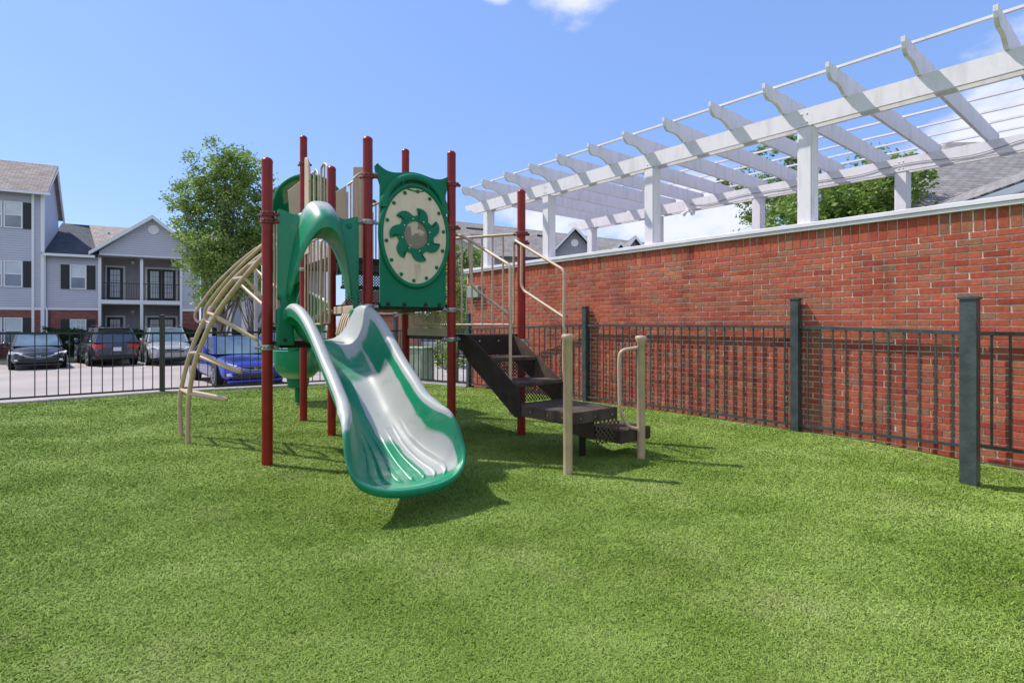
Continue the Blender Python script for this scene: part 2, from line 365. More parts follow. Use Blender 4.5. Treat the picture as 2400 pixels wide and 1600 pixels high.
def turf(name, dark, mid, lite, rough=.6, island=True, bumpy=False):
    m = material(name, mid, rough, spec=.08); nt = m.node_tree; L = nt.links; b = nt.nodes['Principled BSDF']
    g = nd(nt, 'ShaderNodeNewGeometry'); cr = nd(nt, 'ShaderNodeValToRGB'); e = cr.color_ramp.elements
    e[0].position = 0; e[0].color = (*dark, 1); e[1].position = 1; e[1].color = (*lite, 1); q = e.new(.5); q.color = (*mid, 1)
    big = nd(nt, 'ShaderNodeTexNoise'); big.inputs['Scale'].default_value = 1.0; big.inputs['Detail'].default_value = 6; big.inputs['Roughness'].default_value = .62
    mpn = nd(nt, 'ShaderNodeMapping'); mpn.inputs['Scale'].default_value = (.9, 1.2, 1); L.new(g.outputs['Position'], mpn.inputs[0]); L.new(mpn.outputs[0], big.inputs[0])
    fac = mth(nt, 'MULTIPLY_ADD', big.outputs[0], 2.3, -.70)
    if island: fac = mth(nt, 'ADD', fac, mth(nt, 'MULTIPLY', mth(nt, 'SUBTRACT', g.outputs['Random Per Island'], .5), .5))
    fine = nd(nt, 'ShaderNodeTexNoise'); fine.inputs['Scale'].default_value = 60; fine.inputs['Detail'].default_value = 6; L.new(g.outputs['Position'], fine.inputs[0])
    if not island: fac = mth(nt, 'ADD', fac, mth(nt, 'MULTIPLY_ADD', fine.outputs[0], 1.6, -.8))
    L.new(fac, cr.inputs[0])
    wear = nd(nt, 'ShaderNodeTexNoise'); wear.inputs['Scale'].default_value = .9; wear.inputs['Detail'].default_value = 7; wear.inputs['Roughness'].default_value = .7
    mp2 = nd(nt, 'ShaderNodeMapping'); mp2.inputs['Location'].default_value = (5, 3, 0); L.new(g.outputs['Position'], mp2.inputs[0]); L.new(mp2.outputs[0], wear.inputs[0])
    wr = nd(nt, 'ShaderNodeMapRange'); wr.inputs[1].default_value = .56; wr.inputs[2].default_value = .76; wr.inputs[4].default_value = .55; L.new(wear.outputs[0], wr.inputs[0])
    x = nd(nt, 'ShaderNodeMix', data_type='RGBA'); L.new(wr.outputs[0], x.inputs[0]); L.new(cr.outputs[0], x.inputs[6]); x.inputs[7].default_value = (.34, .33, .15, 1)
    L.new(x.outputs[2], b.inputs['Base Color'])
    if bumpy:
        bp = nd(nt, 'ShaderNodeBump'); bp.inputs['Strength'].default_value = 1; bp.inputs['Distance'].default_value = .03
        L.new(fine.outputs[0], bp.inputs['Height']); L.new(bp.outputs[0], b.inputs['Normal'])
    return m
M_turf = turf('turf_backing', (.115, .185, .028), (.20, .285, .06), (.28, .365, .105), island=False, bumpy=True)
M_blade = turf('turf_fibre', (.125, .20, .028), (.215, .31, .062), (.31, .405, .115), rough=.8)

def leafmat(name, stops, rough=.5):
    m = material(name, stops[0], rough, spec=.3); nt = m.node_tree; L = nt.links; b = nt.nodes['Principled BSDF']
    g = nd(nt, 'ShaderNodeNewGeometry'); cr = nd(nt, 'ShaderNodeValToRGB'); L.new(g.outputs['Random Per Island'], cr.inputs[0])
    e = cr.color_ramp.elements; e[0].position = 0; e[0].color = (*stops[0], 1); e[1].position = 1; e[1].color = (*stops[-1], 1)
    for i, c in enumerate(stops[1:-1]): q = e.new((i+1)/(len(stops)-1)); q.color = (*c, 1)
    L.new(cr.outputs[0], b.inputs['Base Color'])
    tl = nd(nt, 'ShaderNodeBsdfTranslucent'); L.new(cr.outputs[0], tl.inputs[0]); mx = nd(nt, 'ShaderNodeMixShader'); mx.inputs[0].default_value = .42
    L.new(b.outputs[0], mx.inputs[1]); L.new(tl.outputs[0], mx.inputs[2]); L.new(mx.outputs[0], nt.nodes['Material Output'].inputs[0])
    return m
M_leafA = leafmat('leaves_light', [(.11, .20, .04), (.20, .32, .065), (.33, .42, .11), (.15, .26, .05)])
M_leafB = leafmat('leaves_dark', [(.11, .20, .035), (.19, .30, .055), (.29, .37, .09)])
M_hedge = leafmat('hedge_leaves', [(.02, .06, .018), (.035, .09, .03), (.05, .12, .04)])

# ------------------------------------------------------------------ ground, turf, lot
FX = np.array([-16, -13.2, -10.2, -8.6, -7.0, -4.95, -2.85, -.95, 1.312, 3.637, 4.76, 5.7, 7.5, 9])
FY = np.array([2.5, 5.6, 8.35, 9.75, 11.1, 12.35, 13.6, 12.2, 9.914, 7.11, 5.78, 4.6, 2.45, .6])
def gz(x, y):
    d = np.hypot(x-4.5, (y-5.0))
    return -.16*np.clip(1-d/1.9, 0, 1)**1.3 + .012*np.sin(x*1.7+.5)*np.sin(y*1.3)
def strip_grid(xs, ylo, yhi, ny, z):
    rows = []
    for x in xs:
        y1 = yhi(x); rows.append([(x, y, z(x, y)) for y in np.linspace(ylo, y1, ny)])
    return rows
fence_y = lambda x: float(np.interp(x, FX, FY))
mb = MB(); mb.grid(strip_grid(np.linspace(-12, 8.2, 102), -3, lambda x: fence_y(x)+.12, 90, lambda x, y: float(gz(x, y))))
tag(O('turf_ground', mb, M_turf, smooth=True), kind='structure')

# artificial grass fibres
def make_blades(n):
    xs = []; ys = []; need = n
    while need > 0:
        k = need*2
        d = 1.3*(14.5/1.3)**rng.random(k)            # density falls with distance squared
        a = rng.uniform(-R(52), R(52), k)
        x = d*np.tan(a); y = d
        ok = (y < np.interp(x, FX, FY)-.07) & (np.abs(x) < 13)
        x = x[ok][:need]; y = y[ok][:need]; xs.append(x); ys.append(y); need -= len(x)
    x = np.concatenate(xs); y = np.concatenate(ys); z = gz(x, y); d = np.hypot(x, y)
    m = len(x)
    h = rng.uniform(.005, .013, m)*(1+.04*d); w = rng.uniform(.0009, .0015, m)*(1+.30*d)
    h = np.minimum(h, .045)
    az = rng.uniform(0, 2*np.pi, m); lean = rng.uniform(.8, 2.8, m)*h; la = rng.uniform(0, 2*np.pi, m)
    cx, cy = np.cos(az)*w, np.sin(az)*w; lx, ly = np.cos(la)*lean, np.sin(la)*lean
    V = np.zeros((m, 5, 3), np.float32)
    V[:, 0] = np.stack([x-cx, y-cy, z-.003], 1); V[:, 1] = np.stack([x+cx, y+cy, z-.003], 1)
    V[:, 2] = np.stack([x+cx*.85+lx*.45, y+cy*.85+ly*.45, z+h*.72], 1); V[:, 3] = np.stack([x-cx*.85+lx*.45, y-cy*.85+ly*.45, z+h*.72], 1)
    V[:, 4] = np.stack([x+lx, y+ly, z+h*rng.uniform(.65, 1.0, m)], 1)
    me = bpy.data.meshes.new('turf_fibres'); me.vertices.add(m*5); me.vertices.foreach_set('co', V.ravel())
    base = np.arange(m)[:, None]*5
    li = np.concatenate([base+np.array([[0, 1, 2, 3]]), base+np.array([[3, 2, 4]])], 1).ravel().astype(np.int32)
    ls = (np.arange(m)[:, None]*7+np.array([[0, 4]])).ravel().astype(np.int32)
    me.loops.add(len(li)); me.loops.foreach_set('vertex_index', li)
    me.polygons.add(m*2); me.polygons.foreach_set('loop_start', ls)
    me.update(calc_edges=True); me.materials.append(M_blade)
    o = bpy.data.objects.new('turf_fibres', me); col.objects.link(o)
    tag(o, 'short curly green artificial grass covering the playground', 'artificial grass', kind='stuff')
make_blades(1150000)

# concrete edging outside the fence and lower land beyond
mb = MB(); rows = []
for i in range(8):
    t = Vector((FX[min(i+1, len(FX)-1)]-FX[max(i-1, 0)], FY[min(i+1, len(FX)-1)]-FY[max(i-1, 0)], 0)).normalized(); nn = Vector((-t.y, t.x, 0))
    p = Vector((FX[i], FY[i], 0)); z = float(gz(FX[i], FY[i])) - (.0 if FX[i] < 3 else 0)
    rows.append([p-nn*.10+Vector((0, 0, z-.15)), p-nn*.10+Vector((0, 0, z+.028)), p+nn*.16+Vector((0, 0, z+.034)), p+nn*.17+Vector((0, 0, -.6))])
mb.grid(rows); tag(O('playground_kerb', mb, M_conc), kind='structure')

LOT = -.40
mb = MB(); mb.add([(-60, 8, LOT), (30, 8, LOT), (30, 60, LOT), (-60, 60, LOT)], [(0, 1, 2, 3)])
M_lot = material('concrete_paving', (.35, .305, .295), .9, c2=(.28, .245, .235), nscale=.5, detail=10, bump=.25, bscale=40)
tag(O('parking_lot', mb, M_lot), kind='structure')
mb = MB(); mb.add([(-900, -900, -.62), (900, -900, -.62), (900, 900, -.62), (-900, 900, -.62)], [(0, 1, 2, 3)])
tag(O('ground', mb, M_lawn), kind='structure')

# ------------------------------------------------------------------ fences
def picket_fence(root, pts, mat, rails, spacing=.135, postw=.075, post_idx=(), cap=True, post_top=1.62, mats_post=None, psize=.016, cut_end=0):
    """pts: list of (x, y, ztop_rail, zbottom); one panel part per bay, one part per post"""
    for i in range(len(pts)-1):
        a, b = Vector(pts[i][:2]), Vector(pts[i+1][:2]); L = (b-a).length; d = (b-a)/L
        mb = MB(); za, zb = pts[i][2], pts[i+1][2]; ba, bb = pts[i][3], pts[i+1][3]
        A = Vector((a.x, a.y, za)); B = Vector((b.x, b.y, zb))
        mb.beam(A, B, .035, .04); mb.beam(Vector((a.x, a.y, ba+.085)), Vector((b.x, b.y, bb+.085)), .03, .032)
        n = max(2, round(L/spacing))
        for k in range(1, n):
            t = k/n; p = a.lerp(b, t); z1 = za+(zb-za)*t-.02; z0 = ba+(bb-ba)*t+.095
            mb.box(-psize/2, psize/2, -psize/2, psize/2, z0, z1, lambda x, y, z, p=p, d=d: Vector((p.x+d.x*x-d.y*y, p.y+d.y*x+d.x*y, z)))
        O('picket_panel', mb, mat, root)
    for i, (w, top, z0) in post_idx.items():
        x, y = pts[i][:2]; j = min(i, len(pts)-2); d = (Vector(pts[j+1][:2])-Vector(pts[j][:2])).normalized()
        Mx = lambda px, py, z, x=x, y=y, d=d: Vector((x+d.x*px-d.y*py, y+d.y*px+d.x*py, z))
        mb = MB(); mb.box(-w/2, w/2, -w/2, w/2, z0, top-.03, Mx); po = O('post', mb, mats_post or mat, root, bevel=.004)
        mb = MB(); c = w/2+.008; mb.box(-c, c, -c, c, top-.03, top-.008, Mx)
        mb.add([Mx(*q) for q in [(-c, -c, top-.008), (c, -c, top-.008), (c, c, top-.008), (-c, c, top-.008), (0, 0, top+.008)]], [(0, 1, 4), (1, 2, 4), (2, 3, 4), (3, 0, 4)])
        O('cap', mb, mats_post or mat, po)
f1 = thing('metal_fence', 'black metal picket fence curving along the parking lot behind the playground', 'fence', (-7, 11.1, 0))
picket_fence(f1, [(-13.2, 5.6, 1.25, 0), (-10.2, 8.35, 1.23, 0), (-8.6, 9.75, 1.215, 0), (-7.0, 11.1, 1.20, 0), (-4.95, 12.35, 1.21, 0), (-2.85, 13.6, 1.225, 0), (-.95, 12.2, 1.27, 0)],
             M_black, 2, post_idx={1: (.08, 1.6, 0), 3: (.095, 1.57, 0), 5: (.09, 1.58, 0)}, mats_post=M_bronze, spacing=.16)
f2 = thing('metal_fence', 'charcoal green picket fence running in front of the red brick wall', 'fence', (3.49, 6.83, 0))
picket_fence(f2, [(-.95, 12.2, 1.27, 0), (1.312, 9.914, 1.355, 0), (3.637, 7.11, 1.335, 0), (4.76, 5.76, 1.27, .01)], M_char, 2,
             post_idx={0: (.085, 1.62, 0), 1: (.09, 1.70, 0), 2: (.10, 1.71, -.02)}, spacing=.142)
f3 = thing('fence_gate', 'dark gate section right of the big charcoal post, at the brick wall', 'gate', (4.5, 5.2, 0))
picket_fence(f3, [(4.78, 5.74, 1.27, .035), (6.5, 3.67, 1.25, .0)], M_black, 2, post_idx={}, spacing=.142, psize=.022)  # pickets darker than the charcoal run beside them
mb = MB(); g0 = Vector((4.25, 5.15)); dd = Vector((.57, -.82))
Mx = lambda px, py, z: Vector((g0.x+dd.x*px-dd.y*py, g0.y+dd.y*px+dd.x*py, z))
mb.box(-.065, .065, -.055, .055, -.35, 1.595, Mx)
gp = tag(O('gate_post', mb, M_char, bevel=.004), 'large square charcoal gate post rising from the turf at right', 'post')
mb = MB(); mb.box(-.078, .078, -.068, .068, 1.595, 1.615, Mx); mb.add([Mx(*q) for q in [(-.078, -.068, 1.615), (.078, -.068, 1.615), (.078, .068, 1.615), (-.078, .068, 1.615), (0, 0, 1.632)]], [(0, 1, 4), (1, 2, 4), (2, 3, 4), (3, 0, 4)])
O('cap', mb, M_char, gp)

# ------------------------------------------------------------------ brick wall
W0 = Vector((5.08, 5.5, 0)); wd = Vector((-.6387, .7695, 0)); wi = Vector((.7695, .6387, 0))   # along the wall, into the wall
PW = lambda l, n, z: W0 + wd*l + wi*n + Vector((0, 0, z))
wall = thing('brick_wall', 'red brick garden wall with white coping behind the charcoal fence', 'wall', tuple(PW(3, .1, 0)))
mb = MB(); mb.box(-5, 9.59, .009, .20, -.35, 2.555, PW); O('mortar_backing', mb, M_mortar, wall)
mb = MB(); H = .0705; k = 0; z = -.34
def one_brick(l0, l1, z0, z1):
    j = lambda s: random.uniform(-s, s)
    dn = j(.0022); tw = j(.0016); l0 += j(.003); l1 += j(.003); z0 += j(.0015); z1 += j(.0015)
    c = .0025
    P = [(l0, .03, z0), (l1, .03, z0), (l1, .03, z1), (l0, .03, z1)]
    Q = [(l0, dn+tw+c, z0), (l1, dn-tw+c, z0), (l1, dn-tw+c, z1), (l0, dn+tw+c, z1)]
    S = [(l0+c, dn+tw, z0+c), (l1-c, dn-tw, z0+c), (l1-c, dn-tw, z1-c), (l0+c, dn+tw, z1-c)]
    mb.add([PW(*p) for p in P+Q+S], [(0, 1, 5, 4), (1, 2, 6, 5), (2, 3, 7, 6), (3, 0, 4, 7), (4, 5, 9, 8), (5, 6, 10, 9), (6, 7, 11, 10), (7, 4, 8, 11), (8, 9, 10, 11)])
while z < 2.33:
    l = -5 + (.111 if k % 2 else 0)
    while l < 9.6:
        one_brick(max(l, -5), min(l+.209, 9.6), z, z+H-.0125); l += .222
    z += H; k += 1
l = -5
while l < 9.55: one_brick(l, l+.086, z, 2.552); l += .0965
O('brickwork', mb, M_brick, wall)
mb = MB(); mb.box(-5, 9.63, -.045, .245, 2.556, 2.60, PW); mb.box(-5, 9.65, -.06, .26, 2.60, 2.655, PW); O('coping', mb, M_cop, wall, bevel=.006)
mb = MB(); mb.box(9.0, 9.42, -.12, 0, 1.98, 2.24, PW); ub = tag(O('electrical_box', mb, M_sage, bevel=.01), 'small sage green electrical box on the left end of the brick wall', 'electrical box')
mb = MB(); mb.tube([PW(9.5, -.06, 2.2), PW(9.5, -.06, .1)], .018, 8); O('conduit', mb, M_sage, ub)

# ------------------------------------------------------------------ pergola
pg = thing('pergola', 'white timber pergola with curved rafter tails standing on the brick wall', 'pergola', tuple(PW(3, 1.8, 2.65)))
BZ0, BZ1 = 3.90, 4.127
for n0, ls, zb in ((.02, (8.89, 6.94, 4.50, 2.09, -.32, -2.7), 2.655), (3.42, (8.88, 6.82, 4.42, 1.97, -.4, -2.8), -.2)):
    for l in ls:
        mb = MB(); mb.box(l-.095, l+.095, n0, n0+.17, zb, BZ0-.002, PW)
        mb.box(l-.10, l-.088, n0+.01, n0+.16, zb, BZ0-.004, PW); mb.box(l-.075, l+.075, n0-.012, n0+.18, zb, BZ0-.004, PW)
        O('post', mb, M_white, pg, bevel=.004)
    # beam with a curved nose at its far end
    for dn, lab in ((0, 0), (.14, 0)):
        poly = [(-5, BZ1), (9.66, BZ1), (9.66, BZ1-.045), (9.62, BZ1-.10), (9.52, BZ1-.125), (9.42, BZ1-.135), (9.33, BZ1-.165), (9.26, BZ0), (-5, BZ0)]
        mb = MB(); mb.prism([(a, b) for a, b in poly], lambda a, b, d: PW(a, d, b), n0-.02+dn*1.2, n0+.025+dn*1.2); O('beam', mb, M_white, pg)
    mb = MB()
    for l in ls:
        for dl in (-.03, .03):
            for dz in (-.06, .05):
                mb = MB(); mb.lathe([(.011, 0), (.011, .006), (.004, .010)], PW(l+dl, n0-.02, BZ0+.11+dz), 8, -wi); O('bolt', mb, M_white, pg)
nose = [(-.55, 4.385), (-.545, 4.33), (-.525, 4.27), (-.49, 4.225), (-.44, 4.205), (-.34, 4.212), (-.25, 4.208), (-.17, 4.19), (-.10, 4.155), (-.06, 4.129)]
rear = [(3.55*2-.10-a-3.36 if False else 3.62-a, b) for a, b in nose[::-1]]
prof = nose + rear
mb0 = None
for k in range(19):
    l = 9.02-.741*k
    mb = MB(); mb.prism(prof, lambda a, b, d, l=l: PW(l+d, a, b), -.021, .021); O('rafter', mb, M_white, pg, bevel=.003)
for n in (-.27, .79, 1.48, 2.17, 2.86, 3.45, 4.05):
    mb = MB(); mb.box(-5, 9.25, n-.02, n+.02, 4.387, 4.415, PW); O('slat', mb, M_white, pg)
mb = MB(); pts = []
for i in range(60):
    l = 5.9-i*.12; pts.append(PW(l, 3.39-.004, 4.02-.05*abs(math.sin(i*.21))-.03*math.sin(i*.5)))
mb.tube(pts, .006, 6); pts = [PW(-.2+.02*math.sin(i*.5), 3.38, 4.0-i*.08) for i in range(14)]; mb.tube(pts, .006, 6)
tag(O('cable', mb, M_cable), 'thin grey cable draped along the rear beam of the pergola', 'cable')
fl = thing('floodlight', 'twin head white floodlight under the rear pergola beam', 'light', tuple(PW(5.92, 3.4, 3.9)))
mb = MB(); mb.box(5.86, 5.98, 3.34, 3.42, 3.86, 3.9, PW); O('base', mb, M_wtrim, fl)
for s in (-1, 1):
    mb = MB(); mb.lathe([(.012, 0), (.03, .03), (.055, .10), (.058, .115), (.03, .118)], PW(5.92+s*.04, 3.36, 3.87), 12, (wd*s*.9+Vector((0, 0, -.75))-wi*.3)); O('lamp_head', mb, M_wtrim, fl, smooth=True)

# ------------------------------------------------------------------ play structure
ps = thing('play_structure', 'green, red and tan playground climber with two slides and brown steps', 'playground', (-1.3, 6.8, 0))
Cc = Vector((-1.947, 5.615, 0)); rr = Vector((.862, .507, 0)); mm = Vector((.507, -.862, 0))
FA = lambda t, s, z: Cc + rr*t + mm*s + Vector((0, 0, z))
posts = {'a': (-2.37, 5.37, 2.98), 'b': (-1.524, 5.86, 3.35), 'd': (-.70, 6.41, 3.37), 'f': (.1155, 6.83, 3.03), 'c': (-2.22, 6.83, 3.315), 'e': (-1.44, 7.5, 3.74), 'g': (-2.236, 8.7, 4.12), 'x': (-2.984, 7.94, 4.07)}
clampz = {'a': [(2.43, 'r'), (2.36, 'r'), (1.14, 'm')], 'b': [(2.93, 'r'), (2.44, 'm'), (1.55, 'm')], 'd': [(2.98, 'r'), (2.48, 'r'), (1.53, 'm'), (1.19, 'm')],
          'f': [(2.48, 'r'), (2.37, 'r'), (1.16, 'm')], 'c': [(2.62, 'r'), (1.52, 'm')], 'e': [(3.02, 'r'), (1.53, 'm')], 'g': [(3.3, 'r'), (2.15, 'm')], 'x': [(3.66, 'r'), (2.15, 'm')]}
PO = {}
for k, (x, y, h) in posts.items():
    r = .0508; mb = MB()
    mb.lathe([(r, -.15), (r, h-.052)] + [(r*1.04, h-.052), (r*1.04, h-.045)] + [(r*1.04*math.cos(a), h-.045+.045*math.sin(a)) for a in np.linspace(.15, 1.5, 7)], (x, y, 0), 24)
    po = O('support_post', mb, M_post, ps, smooth=True); PO[k] = po
    for z, kind in clampz[k]:
        mb = MB(); mb.lathe([(r, -.026), (.061, -.026), (.064, -.018), (.064, -.008), (.058, -.003), (.058, .003), (.064, .008), (.064, .018), (.061, .026), (r, .026)], (x, y, z), 20)
        for an in ((30, 150) if kind == 'r' else (30, 210)):
            d = Vector((math.cos(R(an)), math.sin(R(an)), 0)); mb.tube([Vector((x, y, z))+d*.05, Vector((x, y, z))+d*.11], .018, 8)
            mb.lathe([(.014, 0), (.014, .02)], Vector((x, y, z))+d*.08+Vector((0, 0, .012)), 6)
        for an in (-100, -70):
            d = Vector((math.cos(R(an)), math.sin(R(an)), 0)); mb.lathe([(.009, 0), (.009, .008), (.005, .011)], Vector((x, y, z))+d*.06, 8, d)
        O('clamp', mb, M_clamp if kind == 'r' else M_alu, po, smooth=True)
# sticker on the front left post
for z0, z1 in ((1.80, 1.93), (1.645, 1.785)):
    rows = []; 
    for z in (z0, z1): rows.append([(-2.37+.0518*math.cos(R(a)), 5.37+.0518*math.sin(R(a)), z) for a in range(150, 236, 12)])
    mb = MB(); mb.grid(rows); st = O('warning_sticker', mb, M_stick, PO['a'], fixn=True)
    mb = MB()
    for q in range(6):
        zz = z0+.015+q*.018
        mb.grid([[(-2.37+.0524*math.cos(R(a)), 5.37+.0524*math.sin(R(a)), z) for a in range(160, 228-(q*7) % 18, 8)] for z in (zz, zz+.006)])
    O('print', mb, M_ink, st)
# decks
def deck(keys, z, th=.07):
    c = sum((Vector(posts[k][:2]) for k in keys), Vector((0, 0)))/len(keys)
    poly = [Vector(posts[k][:2]) + (c-Vector(posts[k][:2])).normalized()*.03 for k in keys]
    mb = MB(); mb.prism([tuple(p) for p in poly], lambda a, b, d: Vector((a, b, d)), z-th, z); return O('deck', mb, M_vinyl, ps, bevel=.006)
deck('abc', 1.20); deck('bdec', 1.60, .075); deck('dfe', 1.25); deck('cegx', 2.22, .08)
# risers between levels
def panel_perf(p0, p1, z0, z1, mat, name, th=.004):
    p0, p1 = Vector((*p0, 0)), Vector((*p1, 0)); L = (p1-p0).length; n = (p1-p0).cross(Vector((0, 0, 1))).normalized()*th
    mb = MB(); mb.add([p0+Vector((0, 0, z0)), p1+Vector((0, 0, z0)), p1+Vector((0, 0, z1)), p0+Vector((0, 0, z1))], [(0, 1, 2, 3)]); mb.uv = [(0, z0), (L, z0), (L, z1), (0, z1)]
    return O(name, mb, mat, ps, fixn=False)
def lerp2(a, b, t): return (a[0]+(b[0]-a[0])*t, a[1]+(b[1]-a[1])*t)
pc, pe, pd, pb, pf = (posts[k][:2] for k in 'cedbf')
sh = lambda p, q, t: tuple(Vector(lerp2(p, q, t)))
off = lambda p, d: (p[0]+.5*d, p[1]-.86*d)
# stepped black risers up to the highest deck
for i, (z0, z1, d) in enumerate(((1.60, 1.80, .36), (1.83, 2.0, .18), (2.03, 2.14, .0))):
    a = off(lerp2(pc, pe, .08), d); b = off(lerp2(pc, pe, .92), d)
    panel_perf(a, b, z0, z1, M_perf2, 'riser')
    if i < 2:
        mb = MB(); a2 = off(a, -.24); b2 = off(b, -.24)
        mb.prism([a, b, b2, a2], lambda x, y, z: Vector((x, y, z)), z1, z1+.035); O('step', mb, M_vinyl, ps, bevel=.004)
a, b = lerp2(pd, pe, .04), lerp2(pd, pe, .93); panel_perf(a, b, 1.29, 1.52, M_perft, 'riser')
mb = MB(); mb.beam((*a, 1.27), (*b, 1.27), .02, .09); O('riser_lip', mb, M_tanp, ps)
# tan transition step between first two decks with ribs
mb = MB(); a, b = lerp2(pb, pc, .12), lerp2(pb, pc, .88); mb.beam((*a, 1.53), (*b, 1.53), .05, .09); O('step', mb, M_tanp, ps, bevel=.01, label='small tan step between the first and second deck')
mb = MB()
for i in range(9):
    t = .12+.06*i; p = Vector((*lerp2(pb, pc, t), 0)); mb.tube([p+Vector((0, 0, 1.5)), p+Vector((-.03, -.05, 1.42)), p+Vector((-.06, -.1, 1.25))], .018, 6)
O('ribbed_ramp', mb, M_tanp, ps, smooth=True)

# ---- wide slide
SC = Vector((-1.935, 5.62, 0)); sm = Vector((.595, -.804, 0)); sr = Vector((.804, .595, 0))
FS = lambda t, s, z: SC + sr*t + sm*s + Vector((0, 0, z))
tab = [(.03, .29, 1.44, -.05, 1.205), (.10, .29, 1.50, .08, 1.205), (.24, .29, 1.53, .22, 1.20), (.45, .29, 1.50, .42, 1.15), (.73, .285, 1.38, .70, 1.0), (.97, .28, 1.22, .97, .83), (1.2, .28, 1.05, 1.2, .66), (1.43, .285, .90, 1.43, .51),
       (1.63, .30, .77, 1.63, .40), (1.77, .345, .71, 1.78, .335), (1.86, .39, .68, 1.88, .30), (1.935, .425, .60, 1.95, .28), (1.98, .435, .50, 1.99, .268), (2.02, .43, .41, 2.02, .26), (2.06, .40, .33, 2.05, .252),
       (2.12, .31, .272, 2.085, .243), (2.17, .17, .243, 2.115, .235), (2.185, 0, .235, 2.13, .232)]
tab = np.array(tab); par = np.concatenate([[0], np.cumsum(np.hypot(np.hypot(np.diff(tab[:, 0]), np.diff(tab[:, 1])), np.diff(tab[:, 2])))])
NU = 110
uu = np.linspace(0, par[-1], NU)
def cr_interp(x, xp, fp):
    m = np.gradient(fp, xp); i = np.clip(np.searchsorted(xp, x)-1, 0, len(xp)-2); h = xp[i+1]-xp[i]; t = (x-xp[i])/h
    return (2*t**3-3*t**2+1)*fp[i]+(t**3-2*t**2+t)*h*m[i]+(-2*t**3+3*t**2)*fp[i+1]+(t**3-t**2)*h*m[i+1]
cols5 = [cr_interp(uu, par, tab[:, j]) for j in range(5)]
rs, rt, rz, bs, bz = cols5; rt = np.maximum(rt, 0); rt[-1] = 0
def slide_half(sg):
    rows = []; att = []
    ds = np.gradient(rs); dt = np.gradient(rt); ln = np.hypot(ds, dt)+1e-9
    os_, ot = -dt/ln*1.0, ds/ln          # outward normal of the rim in plan
    ot = np.where(np.arange(NU) > NU-3, ot*0, ot)
    for i in range(NU):
        row = []; a = []
        NV = 60
        for j in range(NV):
            v = j/NV; q = v**3.0 if v > 0 else 0
            t = rt[i]*(v*.98); s = bs[i]+(rs[i]-bs[i])*v**1.5; z = bz[i]+(rz[i]-bz[i]-.02)*(.08*v*v+.92*v**(3.6 if bs[i] < 1.3 else 3.6+2.6*min(1, (bs[i]-1.3)/.4)))
            # moulded ribs on the run-out
            if 1.40 < s < 2.1:
                e = min(1, (s-1.40)/.3)*min(1, max(0, (2.075-s)/.04))
                for c in (0, .235, .47, .68): z += .020*e*math.exp(-((v-c)/.022)**2)
            row.append(FS(sg*t, s, z))
            x = sg*v; si = s  # bed tone by position, paler to the right, greener to the left
            if x < -.50: f = .12
            elif x < -.10: f = .0
            elif x < (.70 if si < 1.0 else .925): f = 1.0
            elif x < .99: f = -.25
            else: f = .5
            if si < .62: f = .8 if x > .15 else .25
            elif si < .95 and abs(x) < .62: f = .45
            if si > 1.55 and v < .92: f = .9 if x > .30 else .33
            if si > 1.78 and v >= .94: f = .0
            if si > 2.04: f = .10
            a.append(f)
        R0 = .048 if rs[i] < 1.72 else .048-.031*min(1, (rs[i]-1.72)/.22)
        for th in np.linspace(10, 180, 9):
            c, s_ = math.cos(R(th)), math.sin(R(th)); o = R0*(1-c)
            row.append(FS(sg*(rt[i]+ot[i]*o), rs[i]+os_[i]*o, rz[i]+R0*s_-.02))
            a.append(1.3 if (rs[i] < 1.90 and th < 165) else (.3 if rs[i] < 1.90 else .0))  # rim roll paler down to the run-out
        dr = .075 if rs[i] < 1.7 else .075-.035*min(1, (rs[i]-1.7)/.2)
        for q in (.35, 1.0):
            row.append(FS(sg*(rt[i]+ot[i]*(2*R0-.012*q)), rs[i]+os_[i]*(2*R0-.012*q), rz[i]-.02-dr*q)); a.append(.0)
        row.append(FS(sg*(rt[i]+ot[i]*(R0*.8)), rs[i]+os_[i]*(R0*.8), rz[i]-.02-dr*1.05)); a.append(0)
        # underside follows the bed
        for v in (.92, .75, .5, .0):
            t = rt[i]*v; s = bs[i]+(rs[i]-bs[i])*v**1.5
            z = bz[i]+(rz[i]-bz[i]-.02)*(.08*v*v+.92*v**(3.6 if bs[i] < 1.3 else 3.6+2.6*min(1, (bs[i]-1.3)/.4)))-.045
            row.append(FS(sg*t, s, min(z, rz[i]-.02-dr) if v > .9 else z)); a.append(0)
        rows.append(row); att.append(a)
    A = np.array(att)
    for _ in range(4):                      # soften the borders between the colours
        A[1:-1] = (A[:-2]+2*A[1:-1]+A[2:])/4
        A[:, 1:59] = (A[:, :58]+2*A[:, 1:59]+A[:, 2:60])/4
    return rows, A.ravel().tolist()
mb = MB()
ra, aa = slide_half(1); rb, ab = slide_half(-1)
mb.grid(ra); mb.grid(rb); mb.att = aa+ab
sl = O('slide', mb, M_slide, ps, smooth=70, label='wide green and ivory open slide with ribbed run-out')
b = bmesh.new(); b.from_mesh(sl.data); bmesh.ops.remove_doubles(b, verts=b.verts, dist=.0008); bmesh.ops.recalc_face_normals(b, faces=b.faces); b.to_mesh(sl.data); b.free()
sl.data.set_sharp_from_angle(angle=R(70))
